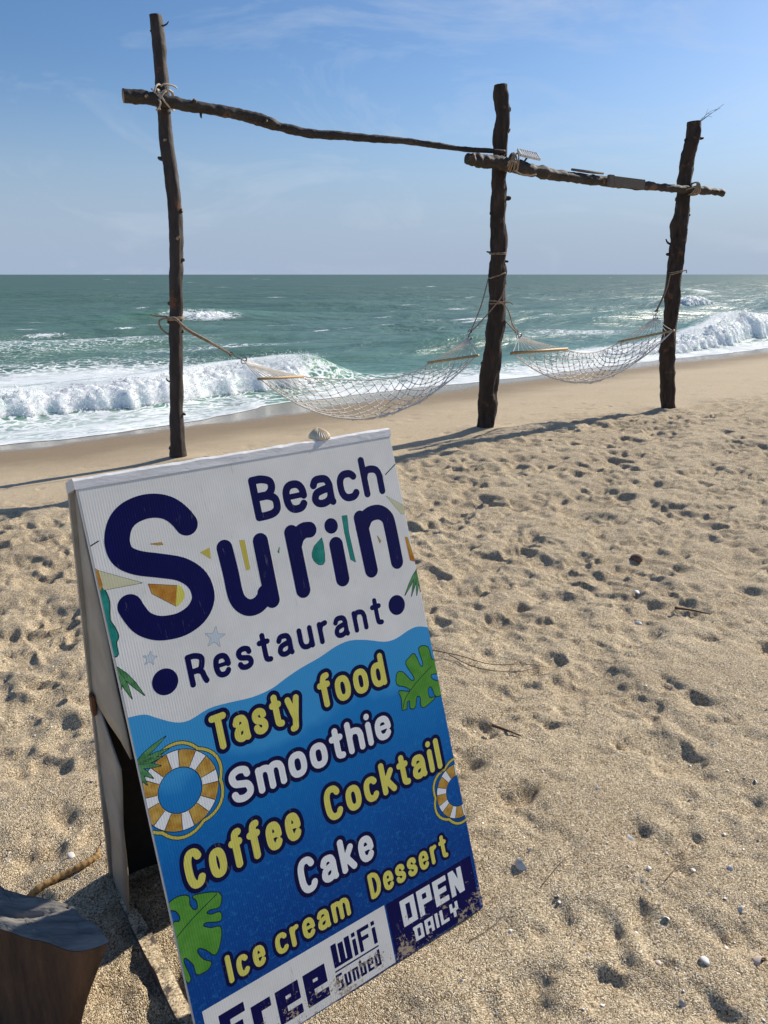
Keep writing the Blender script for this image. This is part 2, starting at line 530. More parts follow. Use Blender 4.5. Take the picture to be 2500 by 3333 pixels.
M['straw'] = make_plain('pale_straw', (0.35, 0.28, 0.16), (0.5, 0.42, 0.27), 60, 0.9, 0.2, 0.001)
M['pebble'] = make_plain('brown_pebble', (0.12, 0.07, 0.05), (0.22, 0.13, 0.09), 40, 0.8, 0.3, 0.002)
M['stump_side'] = make_bark('stump_side_wood', (0.16, 0.08, 0.036), (0.026, 0.013, 0.007), 16, (0.17, 0.085, 0.04), 0.75, 1.0)
M['stump_top'] = make_plain('weathered_stump_top', (0.13, 0.12, 0.105), (0.34, 0.315, 0.28), 9, 0.8, 0.9, 0.008, (1, 7, 1))
M['vinyl_grey'] = make_plain('dirty_white_vinyl', (0.30, 0.27, 0.22), (0.46, 0.42, 0.35), 9, 0.55, 0.3, 0.004)
M['paint_white'] = make_plain('white_painted_wood', (0.68, 0.67, 0.64), (0.82, 0.81, 0.79), 26, 0.6, 0.7, 0.004, (0.4, 1, 1))
M['inner_shade'] = make_plain('inner_shade_black', (0.010, 0.010, 0.010), (0.02, 0.02, 0.02), 30, 0.9, 0.2, 0.002)  # near-black colour standing in for the deep shade inside the A-frame
M['rust'] = make_plain('rusty_metal', (0.10, 0.04, 0.02), (0.30, 0.13, 0.05), 60, 0.8, 0.4, 0.002)

# ------------------------------------------------------------------ measured chains (metres; x, y, z, radius) and print outlines (board millimetres)
POST1 = [(-1.721, 6.634, 3.365, 0.047), (-1.716, 6.634, 3.22, 0.047), (-1.713, 6.634, 3.096, 0.048), (-1.712, 6.634, 2.859, 0.05), (-1.713, 6.634, 2.55, 0.054), (-1.694, 6.634, 2.249, 0.055), (-1.686, 6.634, 1.938, 0.056), (-1.704, 6.634, 1.618, 0.055), (-1.734, 6.634, 1.288, 0.054), (-1.755, 6.634, 1.025, 0.053), (-1.78, 6.634, 0.716, 0.055), (-1.801, 6.634, 0.397, 0.056), (-1.812, 6.634, 0.111, 0.065), (-1.825, 6.634, -0.055, 0.07)]
POST2 = [(1.043, 7.705, 3.123, 0.056), (1.058, 7.705, 2.966, 0.061), (1.069, 7.705, 2.834, 0.065), (1.064, 7.705, 2.565, 0.062), (1.067, 7.705, 2.29, 0.064), (1.074, 7.705, 2.05, 0.072), (1.08, 7.705, 1.7, 0.075), (1.086, 7.705, 1.469, 0.076), (1.097, 7.705, 1.124, 0.077), (1.071, 7.705, 0.77, 0.082), (1.044, 7.705, 0.405, 0.088), (1.024, 7.705, -0.017, 0.085)]
POST3 = [(3.266, 8.948, 3.041, 0.061), (3.276, 8.948, 2.917, 0.069), (3.257, 8.948, 2.782, 0.069), (3.243, 8.948, 2.647, 0.067), (3.24, 8.948, 2.464, 0.065), (3.242, 8.948, 2.185, 0.075), (3.229, 8.948, 1.949, 0.084), (3.231, 8.948, 1.66, 0.077), (3.243, 8.948, 1.365, 0.083), (3.245, 8.948, 1.063, 0.078), (3.248, 8.948, 0.756, 0.079), (3.266, 8.948, 0.442, 0.075), (3.326, 8.948, -0.009, 0.076)]
BEAM1 = [(-1.941, 6.374, 2.769, 0.047), (-1.839, 6.425, 2.773, 0.047), (-1.681, 6.504, 2.763, 0.044), (-1.563, 6.561, 2.749, 0.043), (-1.37, 6.651, 2.733, 0.043), (-1.137, 6.756, 2.713, 0.04), (-0.966, 6.831, 2.676, 0.045), (-0.791, 6.906, 2.635, 0.038), (-0.573, 6.997, 2.608, 0.034), (-0.348, 7.087, 2.611, 0.035), (-0.116, 7.177, 2.604, 0.031), (0.122, 7.267, 2.603, 0.028), (0.407, 7.372, 2.586, 0.024), (0.702, 7.477, 2.564, 0.021), (0.917, 7.553, 2.563, 0.021), (1.093, 7.613, 2.56, 0.017)]
BEAM2 = [(0.73, 7.32, 2.464, 0.053), (0.796, 7.367, 2.463, 0.061), (0.953, 7.478, 2.462, 0.062), (1.186, 7.637, 2.448, 0.063), (1.429, 7.795, 2.42, 0.061), (1.733, 7.985, 2.397, 0.053), (2.103, 8.206, 2.388, 0.055), (2.435, 8.396, 2.374, 0.051), (2.839, 8.618, 2.366, 0.043), (3.138, 8.776, 2.364, 0.044), (3.446, 8.935, 2.366, 0.045), (3.713, 9.068, 2.355, 0.041)]
HAM1 = {'Ln': (-1.056, 6.589, 0.65), 'Lf': (-0.776, 7.309, 0.579), 'Rn': (0.864, 7.257, 0.778), 'Rf': (0.455, 7.771, 0.659), 'rl': (-1.232, 6.848, 0.775), 'rr': (0.815, 7.577, 0.918), 'nb': (-0.123, 6.843, 0.266), 'fb': (0.002, 7.603, 0.52), 'pl': (-1.75, 6.534, 1.144), 'hook': (-1.332, 6.816, 0.834), 'pr': (1.013, 7.625, 1.469)}
HAM2 = {'Ln': (1.258, 7.642, 0.765), 'Lf': (1.955, 8.398, 0.734), 'Rn': (3.101, 8.462, 0.921), 'Rf': (2.69, 8.937, 0.769), 'rl': (1.353, 7.892, 0.908), 'rr': (3.002, 8.762, 1.043), 'nb': (2.132, 7.947, 0.451), 'fb': (2.333, 8.707, 0.667), 'pl': (1.131, 7.605, 1.236), 'pr': (3.219, 8.868, 1.503)}
HAM2['Lf'] = (1.89, 8.12, 0.759)
ART = {'S': [(192, 1082), (184, 1097), (172, 1112), (157, 1123), (136, 1130), (112, 1131), (87, 1125), (68, 1112), (56, 1092), (51, 1069), (57, 1045),
       (81, 1027), (121, 1012), (162, 995), (188, 970), (196, 942), (191, 919), (172, 899), (141, 888), (109, 889), (86, 896), (66, 911), (55, 931),
       (49, 948)],
 'chip1': [(111, 1058), (135, 1056), (137, 1051), (127, 1052)],
 'chip2': [(636, 964), (644, 948), (639, 943)],
 'cone1': [(92, 982), (147, 965), (136, 926), (95, 962)],
 'cone1b': [(147, 965), (158, 952), (155, 936), (136, 926)],
 'cone2': [(713, 943), (721, 941), (730, 878), (715, 885)],
 'dot1': [(85, 788), (110, 780), (80, 763)],
 'dot2': [(651, 792), (676, 786), (646, 772)],
 'freepanel': [(18, 140), (459, 141), (456, 3)],
 'gr': [(377, 982), (384, 992), (380, 978)],
 'i': [(523, 966), (522, 887)],
 'idot': [(520, 1010)],
 'leafL': [(-1, 370), (19, 375), (39, 367), (38, 350), (44, 336), (52, 336), (54, 350), (50, 363), (99, 345), (95, 319), (75, 322), (66, 319),
           (75, 311), (93, 307), (90, 291), (62, 302), (55, 297), (69, 286), (87, 279), (83, 255), (67, 232), (51, 251), (38, 261), (33, 254),
           (42, 234), (55, 222), (45, 212), (24, 214), (22, 234), (10, 256), (4, 250), (10, 214), (1, 216), (-1, 301), (2, 331), (12, 328), (16, 336),
           (11, 351), (-1, 360)],
 'leafLvein': [(0, 301), (37, 321), (95, 345)],
 'leafR': [(610, 548), (614, 574), (611, 593), (636, 583), (643, 587), (629, 599), (609, 611), (616, 635), (632, 632), (650, 606), (661, 610),
           (645, 649), (658, 660), (674, 664), (684, 631), (694, 634), (690, 674), (716, 669), (720, 638), (731, 632), (735, 600), (711, 603),
           (711, 589), (734, 573), (733, 549), (712, 547), (704, 574), (692, 571), (692, 550), (708, 545), (675, 534), (664, 540), (667, 559),
           (657, 565), (646, 542), (633, 545), (635, 562), (626, 561), (621, 546)],
 'leafRvein': [(612, 551), (626, 573), (665, 598), (715, 621)],
 'mark1': [(727, 1119), (693, 1099)],
 'n1': [(600, 1012), (602, 888)],
 'n2': [(600, 989), (621, 1013), (652, 1016), (673, 1000), (677, 973), (677, 891)],
 'openpanel': [(462, 139), (719, 141), (718, 12)],
 'palm1': [(-9, 651), (63, 684), (65, 659), (49, 648), (42, 632), (23, 614), (9, 606), (0, 599)],
 'palm2': [(-3, 848), (40, 774), (16, 775), (-2, 782), (-6, 797)],
 'palm3': [(734, 864), (680, 807), (698, 800), (714, 798), (727, 804)],
 'r1': [(419, 1015), (419, 887)],
 'r2': [(421, 988), (432, 1005), (449, 1014), (464, 1013)],
 'ringL': [(71, 575), (146, 549), (84, 653), (111, 558), (77, 621)],
 'ringR': [(723, 292), (654, 321), (726, 356), (683, 308)],
 'star1': [(201, 845), (209, 864)],
 'star2': [(65, 841), (70, 852)],
 'teal1': [(-2, 1000), (9, 992), (13, 966), (7, 934), (12, 919), (16, 899), (9, 887), (8, 866), (0, 866), (-3, 900), (-3, 951)],
 'teal2': [(490, 989), (486, 936), (468, 933), (457, 953), (468, 975)],
 'teal3': [(553, 1026), (566, 1025), (562, 985), (564, 916), (553, 925), (551, 988)],
 'tri1': [(1, 1032), (81, 987), (8, 991)],
 'tri1b': [(-5, 1036), (2, 1031), (2, 1004), (-3, 1007)],
 'tri2': [(683, 1049), (729, 1017), (726, 997), (716, 999)],
 'u1': [(261, 1016), (263, 961), (263, 920), (269, 898), (285, 883), (306, 882), (324, 893), (329, 903)],
 'u2': [(343, 1013), (342, 885)],
 'wave': [(-3, 744), (31, 739), (51, 725), (85, 703), (114, 698), (157, 708), (199, 705), (252, 698), (298, 702), (335, 713), (373, 723), (424, 731),
          (471, 745), (510, 746), (554, 733), (598, 716), (632, 715), (671, 724), (700, 725), (731, 713)],
 'wave2': [(-11, 685), (85, 656), (212, 617), (383, 633), (575, 535), (735, 545)],
 'yel1': [(296, 1025), (308, 1023), (307, 961), (298, 960)],
 'yel2': [(208, 1019), (229, 1024), (227, 1001)]}

# ------------------------------------------------------------------ the beach: local x runs along the shore (t), local y out to sea (s)
SHORE = math.radians(38)
TS = np.array([math.cos(SHORE), math.sin(SHORE)])
NS = np.array([-math.sin(SHORE), math.cos(SHORE)])

def spaced(stops):
    """positions from (start, end, step) runs; step may be a pair to grow geometrically"""
    out = []
    for a, b, d in stops:
        if isinstance(d, tuple):
            n = max(2, int(round((b - a) / ((d[1] - d[0]) / math.log(d[1] / d[0])))))
            r = np.geomspace(d[0], d[1], n); c = np.concatenate([[0], np.cumsum(r)]); c = a + c / c[-1] * (b - a)
            out.append(c[:-1])
        else:
            n = int(round((b - a) / d)); out.append(np.linspace(a, b, n, endpoint=False))
    out.append(np.array([stops[-1][1]]))
    return np.concatenate(out)

def vnoise(shape, cell, seed):
    """smooth value noise on a raster, cell in pixels"""
    g = np.random.default_rng(seed)
    cy, cx = (cell, cell) if not hasattr(cell, '__len__') else cell
    H, W = int(shape[0] / cy) + 3, int(shape[1] / cx) + 3
    L = g.random((H, W))
    y = np.arange(shape[0]) / cy; x = np.arange(shape[1]) / cx
    yi, xi = y.astype(int), x.astype(int)
    fy, fx = y - yi, x - xi
    fy = (fy * fy * fy * (fy * (fy * 6 - 15) + 10))[:, None]; fx = (fx * fx * fx * (fx * (fx * 6 - 15) + 10))[None, :]
    a = L[yi][:, xi]; b = L[yi][:, xi + 1]; c = L[yi + 1][:, xi]; d = L[yi + 1][:, xi + 1]
    return (a * (1 - fx) + b * fx) * (1 - fy) + (c * (1 - fx) + d * fx) * fy - 0.5

def zmacro(s):
    k = 0.6
    return -0.11 * k * np.log1p(np.exp(np.minimum((s - 6.2) / k, 60)))

def churn_line(t): return 5.25 + 0.18 * np.sin(t * 1.1 + 0.5) + 0.10 * np.sin(t * 2.9) - 0.03 * t

# raster of footprints and hollows (metres) on s,t
RS0, RS1, RT0, RT1, RP = -1.5, 8.6, -4.0, 16.0, 0.008
rs = np.arange(RS0, RS1, RP); rt = np.arange(RT0, RT1, RP)
shape = (len(rs), len(rt))
SS, TT = rs[:, None], rt[None, :]
ch = 1 / (1 + np.exp((SS - churn_line(TT)) / 0.16))               # 1 on trodden sand, 0 on the smooth face
det = np.zeros(shape)
det += 0.050 * vnoise(shape, 70, 1) + 0.060 * vnoise(shape, (24, 34), 2) + 0.036 * vnoise(shape, (12, 16), 3) + 0.024 * vnoise(shape, 8, 4)
for cell, amp, sd in (((17, 26), 0.036, 71), ((10, 15), 0.024, 72), ((6, 8), 0.010, 73)):      # crumbled rims round every tread
    det += amp * (1 - np.minimum(1, 4.2 * np.abs(vnoise(shape, cell, sd)))) * (0.45 + 1.1 * (vnoise(shape, 60, sd + 9) + .5)) * 0.9
det += 0.007 * vnoise(shape, 4, 41)
rid = np.abs(vnoise(shape, (30, 52), 5)); det += 0.030 * np.minimum(rid * 4, 1.0); det -= 0.020 * np.maximum(0, vnoise(shape, (12, 15), 6) - .12) * 2.5
det *= ch

def stamp(s, t, ln, wd, ang, depth, rim=0.35):
    R_ = 2.2 * max(ln, wd)
    i0, i1 = int((s - R_ - RS0) / RP), int((s + R_ - RS0) / RP) + 1
    j0, j1 = int((t - R_ - RT0) / RP), int((t + R_ - RT0) / RP) + 1
    i0, j0 = max(i0, 0), max(j0, 0); i1, j1 = min(i1, shape[0]), min(j1, shape[1])
    if i1 <= i0 or j1 <= j0: return
    y = (rs[i0:i1] - s)[:, None]; x = (rt[j0:j1] - t)[None, :]
    ca, sa = math.cos(ang), math.sin(ang)
    q = ((x * ca + y * sa) / ln) ** 2 + ((-x * sa + y * ca) / wd) ** 2
    det[i0:i1, j0:j1] += 0.62 * depth * (-np.exp(-q * 1.3) + rim * np.exp(-((np.sqrt(q) - 1.35) / 0.35) ** 2))

g = np.random.default_rng(21)
for i in range(4200):                                                # the trodden dry sand
    t = g.uniform(-3, 14); s = g.uniform(-1.0, 5.5)
    if s > churn_line(t) - 0.05: continue
    big = g.random()
    if big < 0.14:                                                   # a foot: ball, arch and heel
        a = g.choice([0.35, 2.0, 1.2, 3.6, 5.0]) + g.normal(0, .45); dp = g.uniform(.010, .024); ca, sa = math.cos(a), math.sin(a)
        stamp(s, t, .085, .052, a, dp, .45); stamp(s - .14 * sa, t - .14 * ca, .055, .042, a, dp * 1.05, .35); stamp(s - .07 * sa, t - .07 * ca, .06, .036, a, dp * .5, .1)
    elif big < 0.7: stamp(s, t, g.uniform(.05, .10), g.uniform(.035, .06), g.normal(.25, .5), g.uniform(.006, .016))
    else: stamp(s, t, g.uniform(.02, .045), g.uniform(.018, .03), g.uniform(0, 3.14), g.uniform(.004, .010))
for (t0, s0, dt, ds, n) in [(1.0, 6.5, .52, .03, 12), (3.4, 6.4, .50, .02, 18), (6.2, 6.0, .55, -.02, 14), (5.0, 6.9, .48, .01, 16), (9.0, 6.6, .6, .0, 8), (2.0, 5.7, .45, .0, 14), (7.5, 5.6, .4, -.01, 16)]:
    for k in range(n):                                               # foot trails on the smooth sand
        if g.random() < 0.12: continue
        stamp(s0 + ds * k + .09 * (-1) ** k + g.normal(0, .03), t0 + dt * k + g.normal(0, .04), g.uniform(.07, .12), g.uniform(.035, .05), g.normal(0.1, .3), g.uniform(.014, .030), .25)
for k in range(160):
    stamp(g.uniform(5.2, 6.6), g.uniform(-2, 14), g.uniform(.02, .06), g.uniform(.02, .035), g.uniform(0, 3), g.uniform(.006, .02))

# pull the soft hollows out of round, then roughen them
wi = (vnoise(shape, 11, 51) * 6 + vnoise(shape, 5, 52) * 3); wj = (vnoise(shape, 11, 53) * 6 + vnoise(shape, 5, 54) * 3)
II = np.clip(np.arange(shape[0])[:, None] + wi, 0, shape[0] - 1).astype(int); JJ = np.clip(np.arange(shape[1])[None, :] + wj, 0, shape[1] - 1).astype(int)
det = det[II, JJ]
det += ch * (0.010 * vnoise(shape, 5, 61) + 0.005 * vnoise(shape, 2.6, 62) - 0.012 * np.maximum(0, vnoise(shape, 6, 63) - .2) * 3)

det = 0.036 * np.tanh((det - np.median(det)) * 0.82 / 0.036)

near_k = np.clip((SS - 1.8) / 2.2, 0, 1); det *= 0.80 + 0.15 * near_k * near_k * (3 - 2 * near_k)       # the sand by the sign is trodden softer

def raster(s, t):
    fi = np.clip((s - RS0) / RP, 0, shape[0] - 1.001); fj = np.clip((t - RT0) / RP, 0, shape[1] - 1.001)
    i, j = fi.astype(int), fj.astype(int); a, b = fi - i, fj - j
    z = (det[i, j] * (1 - a) + det[i + 1, j] * a) * (1 - b) + (det[i, j + 1] * (1 - a) + det[i + 1, j + 1] * a) * b
    fade = np.clip((RS1 - s) / 0.6, 0, 1) * np.clip((s - RS0) / 0.3, 0, 1) * np.clip((RT1 - t) / 1.0, 0, 1) * np.clip((t - RT0) / 0.5, 0, 1)
    return z * fade

def mound(x, y):
    """sand banked against things standing in it"""
    z = 0.0
    for (mx_, my_, h, r) in MOUNDS:
        z = z + h * np.exp(-((x - mx_) ** 2 + (y - my_) ** 2) / (r * r))
    return z
MOUNDS = [(0.34, 1.52, 0.020, 0.10), (0.10, 1.30, 0.012, 0.08), (-0.55, 1.05, 0.02, 0.2), (-1.83, 6.63, 0.03, 0.25), (1.02, 7.71, 0.05, 0.3), (3.33, 8.95, 0.03, 0.3), (-0.72, 1.68, 0.02, 0.15)]

def sand_z(x, y):
    x, y = np.asarray(x, float), np.asarray(y, float)
    s = x * NS[0] + y * NS[1]; t = x * TS[0] + y * TS[1]
    # sand trodden flat along the foot of the sign
    ax, ay, bx, by = -0.36, 1.09, 0.27, 1.545
    q = np.clip(((x - ax) * (bx - ax) + (y - ay) * (by - ay)) / ((bx - ax) ** 2 + (by - ay) ** 2), 0, 1)
    k = np.exp(-(((x - ax - q * (bx - ax)) ** 2 + (y - ay - q * (by - ay)) ** 2) / 0.16 ** 2))
    return zmacro(s) + raster(s, t) * (1 - .85 * k) - .012 * k + mound(x, y)

dry_t = np.array([-200, 0, 4, 6, 9, 12, 17, 30, 300]); dry_s = np.array([8.75, 8.75, 8.75, 9.1, 9.5, 9.8, 9.6, 9.5, 9.5])
wash_t = np.array([-200, -4, -1, 1.8, 2.5, 3.35, 4.46, 5.3, 5.9, 6.5, 7.3, 9.3, 10.3, 12.1, 13.6, 15.3, 17.7, 20, 23, 26, 300])
wash_s = np.array([9.6, 9.9, 9.3, 9.38, 9.22, 9.2, 9.65, 10.1, 10.75, 10.95, 10.85, 10.95, 10.65, 10.5, 10.75, 10.95, 10.8, 10.6, 10.9, 10.7, 10.8])

sv = spaced([(-60, -1.2, (6.0, 0.05)), (-1.2, 0.35, 0.03), (0.35, 3.4, 0.0095), (3.4, 6.2, 0.015), (6.2, 9, 0.04), (9, 14, 0.09)])
tv = spaced([(-300, -3.0, (25.0, 0.06)), (-3.0, -0.4, 0.025), (-0.4, 3.4, 0.0095), (3.4, 8.2, 0.017), (8.2, 14, 0.05), (14, 300, (0.08, 25.0))])
S2, T2 = np.meshgrid(sv, tv, indexing='ij')
X2 = T2 * TS[0] + S2 * NS[0]; Y2 = T2 * TS[1] + S2 * NS[1]
Z2 = sand_z(X2, Y2)
wetness = np.clip((S2 - (np.interp(T2, dry_t, dry_s) + 0.12 * np.sin(T2 * 2.1) + 0.06 * np.sin(T2 * 5.3) - 2.6)) / 3.0, 0, 1)
smoothness = 1 / (1 + np.exp(-(S2 - churn_line(T2) - 0.05) / 0.15))
sand = grid_obj('sand', np.stack([T2, S2, Z2], -1), M['sand'], {'wet': wetness, 'smoothness': smoothness})
sand.rotation_euler = (0, 0, SHORE)
tag(sand, 'coarse tan beach sand with footprints sloping to the sea', kind='structure')

# ------------------------------------------------------------------ the sea
SEA0 = -0.50
def hA(t): return 0.38 + 0.20 * np.clip((t - 3) / 4.5, 0, 1)
def endA(t): return 1 / (1 + np.exp((t - 8.0) / 0.16))
def lineA(t): return 11.95 + 0.16 * np.sin(t * 0.9 + 1) + 0.08 * np.sin(t * 2.3)
def hB(t): return 0.12 + 0.80 * np.exp(-((t - 24.8) / 4.2) ** 2) + 0.25 * np.clip((t - 26) / 10, 0, 1)
def endB(t): return 1 / (1 + np.exp(-(t - 15.6) / 0.5))
def lineB(t): return 11.75 + 0.25 * np.sin(t * 0.5 + .4) + 0.08 * np.sin(t * 1.9) + 0.6 * np.clip((t - 20) / 4, 0, 1)

WAVES = [(7.6, .15, 0.0, 0.6), (5.1, .09, 0.25, 2.1), (3.3, .065, -0.3, 4.0), (2.1, .045, 0.45, 0.3), (1.35, .030, -0.5, 1.7), (0.9, .018, 0.7, 5.0), (11.0, .14, -0.12, 3.3)]
def sea_z(s, t):
    z = np.zeros_like(s)
    grow = np.clip((s - 12.6) / 6, 0, 1)
    for lam, a, sk, ph in WAVES:
        th = (s + sk * t + 0.35 * np.sin(t * .23 + ph) * lam * .5) * 2 * math.pi / (lam * math.sqrt(1 + sk * sk)) + ph
        mod = 0.65 + 0.35 * np.sin(t * 0.31 / max(lam, 2) * 4 + ph * 2 + s * .05)
        lim = lam * 16
        damp = np.clip((lim - s) / (lim * .5), 0, 1)
        z += a * mod * damp * (2 * ((np.sin(th) + 1) / 2) ** 1.7 - 0.8)
    z = SEA0 + z * grow
    dA = s - lineA(t); dB = s - lineB(t)
    sh = np.where(t < 8.0, 1.0, np.exp(-((t - 8.0) / 1.0) ** 2))
    z += hA(np.minimum(t, 8)) * sh * np.where(dA < 0.75, np.exp(-((dA - .75) / .42) ** 2), np.exp(-((dA - .75) / 1.5) ** 2)) * .93
    z += hB(t) * endB(t) * np.where(dB < 0.8, np.exp(-((dB - .8) / .45) ** 2), np.exp(-((dB - .8) / 1.7) ** 2)) * .92
    for (sc, tc, ws, wt, h) in HUMPS:
        z += h * np.exp(-((s - sc) / ws) ** 2 - ((t - tc) / wt) ** 2)
    return z
HUMPS = [(33.4, 15.5, 1.1, 5.5, .42), (31.2, 51.2, 1.2, 3.5, .5), (48.5, 81, 1.6, 4, .5), (21.5, 3.0, 1.2, 7, .18), (17.0, 15.5, 1.0, 6, .22), (26, 33, 1.2, 8, .3)]

CAPS = [(32.3, 15.5, .55, 1.25, 1.0), (32.6, 14.3, .4, .8, .9), (30.2, 51.0, .9, 1.9, 1.0), (47.2, 80.8, 1.0, 1.6, 1.0), (27.5, 26.5, .35, 2.0, .62), (31.5, 27.5, .25, 1.6, .5)]
gc = np.random.default_rng(5)
for i in range(420):
    s = 24 * math.exp(gc.uniform(0, 3.3)); t = s * gc.uniform(-.2, 2.6)
    k = gc.uniform(.5, 1.2)
    CAPS.append((s, t, .16 * k * (1 + s / 130), 0.55 * k * (1 + s / 110), gc.uniform(.45, .85)))

def foam_amt(s, t, edge):
    f = np.zeros_like(s)
    d = s - edge
    f = np.maximum(f, 1.0 * np.exp(-(d / 0.16) ** 2))                                       # swash lip
    left = np.clip((7.6 - t) / 1.5, 0, 1)
    f = np.maximum(f, 0.60 * left * np.clip((lineA(t) + .3 - s) / .4, 0, 1))                # lacy wash before the bore
    f = np.maximum(f, 0.92 * (1 - left) * np.clip((11.9 - s) / .5, 0, 1))
    f = np.maximum(f, 0.60 * (1 - left) * np.clip((13.4 - s) / 1.6, 0, 1))
    f = np.maximum(f, 0.95 * np.exp(-((s - lineA(t) - .55) / .55) ** 2) * endA(t))
    f = np.maximum(f, 0.95 * np.exp(-((s - lineB(t) - .55) / .75) ** 2) * endB(t))
    f = np.maximum(f, 0.80 * np.exp(-((s - 17.2) / 2.0) ** 2) * np.clip((10.0 - t) / 4.0, 0, 1))
    f = np.maximum(f, 0.80 * np.exp(-((s - 24.5) / 3.4) ** 2) * np.exp(-((t - 4.0) / 6.0) ** 2))
    f = np.maximum(f, 0.45 * np.exp(-((s - 20.0) / 1.0) ** 2) * np.exp(-((t - 10.0) / 3.0) ** 2))
    f = np.maximum(f, 0.50 * np.exp(-((s - 17.5) / 1.3) ** 2) * np.exp(-((t - 22.0) / 3.0) ** 2))
    for (sc, tc, ws, wt, a) in CAPS:
        m = (np.abs(s - sc) < 3 * ws) & (np.abs(t - tc) < 3 * wt)
        if m.any(): f[m] = np.maximum(f[m], a * np.exp(-((s[m] - sc) / ws) ** 2 - ((t[m] - tc) / wt) ** 2))
    return f

# rows follow the wash edge near the sand and spread to the horizon; columns fan out with distance
base_s = spaced([(0, 0.5, 0.025), (0.5, 3.6, 0.04), (3.6, 14, 0.085), (14, 60, (0.10, 0.9)), (60, 400, (1.0, 14.0)), (400, 9000, (16, 600))])
tau = spaced([(-26, -1.0, (3.0, 0.03)), (-1.0, -0.1, 0.012), (-0.1, 2.45, 0.0045), (2.45, 3.2, 0.012), (3.2, 30, (0.03, 3.0))])
B2, U2 = np.meshgrid(base_s, tau, indexing='ij')
span = 11 + B2 * 1.0
Ts = U2 * span
edge = np.interp(Ts, wash_t, wash_s) + 0.05 * np.sin(Ts * 4.1) + 0.03 * np.sin(Ts * 9.7)
Ss = edge * np.exp(-B2 / 4.0) + 10.4 * (1 - np.exp(-B2 / 4.0)) + B2
Zw = sea_z(Ss, Ts)
film = zmacro(Ss) + 0.004 + 0.02 * np.clip(B2 / 0.8, 0, 1) + 0.006 * np.sin(Ts * 3 + Ss * 5) * np.clip(B2 / .5, 0, 1)
w = np.clip((Ss - 10.9) / 0.9, 0, 1)
Zs = np.maximum(Zw * w + (SEA0 - .06) * (1 - w), film)
Fm = foam_amt(Ss, Ts, edge)
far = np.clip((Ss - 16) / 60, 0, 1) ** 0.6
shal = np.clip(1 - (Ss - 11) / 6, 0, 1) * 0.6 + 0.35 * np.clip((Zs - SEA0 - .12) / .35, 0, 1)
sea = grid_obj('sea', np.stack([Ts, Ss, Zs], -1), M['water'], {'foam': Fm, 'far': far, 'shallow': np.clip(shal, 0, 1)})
sea.rotation_euler = (0, 0, SHORE)
tag(sea, 'choppy green sea with whitecaps reaching to the horizon', kind='structure')

FROTH = []
def bore(name, t0, t1, dt, line, hh, end, label, fold, lumps, seed):
    """tumbling foam of a broken wave: a rounded roll with lumps, in shore axes"""
    tt = np.arange(t0, t1, dt)
    prof = [(0.0, -.10), (.02, .03), (.05, .16), (.10, .30), (.14, .45), (.18, .60), (.26, .74), (.36, .86), (.50, .95), (.66, 1.0), (.82, 1.0), (.98, .96), (1.14, .88), (1.32, .76), (1.5, .60), (1.72, .40), (1.95, .2), (2.2, -.05)]
    prof = catmull(np.array(prof), 4)
    V = np.zeros((len(prof), len(tt), 3)); low = np.zeros((len(prof), len(tt)))
    for j, t in enumerate(tt):
        e = float(end(t)); h = float(hh(t)) * (0.82 + .30 * mnoise.noise(Vector((t * 1.3, seed, 0)))) * (0.25 + .75 * e)
        l = float(line(t)); wsc = (0.55 + 0.75 * h) * (0.4 + .6 * e)
        adv = 0.16 * mnoise.noise(Vector((t * 2.2, seed + 5, 0))) + 0.08 * mnoise.noise(Vector((t * 6, seed + 9, 0)))
        for i, (ps, pz) in enumerate(prof):
            s = l + ps * wsc + adv * max(0, 1 - ps)
            z = SEA0 - 0.02 + h * pz - 0.55 * (1 - e)
            p = Vector((t * 1.6, s * 1.9, z * 1.5 + seed))
            amp = lumps * (0.35 + min(1, max(pz, 0) * 1.2))
            a1 = .40 * mnoise.fractal(p * 1.5, 0.8, 2.1, 6); a2 = mnoise.fractal(p * 1.5 + Vector((9, 4, 2)), 0.8, 2.1, 6)
            st_ = mnoise.fractal(Vector((t * 5.0, s * .9, z * 1.0 + seed)), 0.9, 2, 4)
            a3 = mnoise.fractal(p * 5.5, 0.9, 2.1, 4)
            V[i, j] = (t + amp * .3 * a2, s + amp * a1 * .55 + amp * .36 * a3 - amp * .2 * st_, z + amp * (a2 * .35 + a3 * .5))
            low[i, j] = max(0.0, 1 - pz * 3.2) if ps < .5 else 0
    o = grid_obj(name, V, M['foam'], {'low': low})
    FROTH.append(V)
    o.rotation_euler = (0, 0, SHORE)
    tag(o, label, kind='structure')
    return o
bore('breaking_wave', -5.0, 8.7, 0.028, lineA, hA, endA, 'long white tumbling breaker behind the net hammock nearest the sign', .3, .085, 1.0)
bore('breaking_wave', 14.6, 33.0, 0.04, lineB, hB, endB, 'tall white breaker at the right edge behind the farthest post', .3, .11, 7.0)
for (sc, tc, wt, h, sd, lb) in [(32.4, 15.3, 1.5, .42, 3.0, 'small white breaking crest beyond the leftmost post'), (30.0, 51.0, 2.2, .55, 4.0, 'white breaking crest far out right of the farthest post')]:
    bore('breaking_wave', tc - wt * 1.3, tc + wt * 1.3, 0.07, (lambda t, a=sc: a - .4 + 0 * t), (lambda t, c_=tc, w_=wt, h_=h: h_ * math.exp(-((t - c_) / w_) ** 2) + .1), (lambda t, c_=tc, w_=wt: math.exp(-((t - c_) / w_) ** 4)), lb, .2, .16, sd)

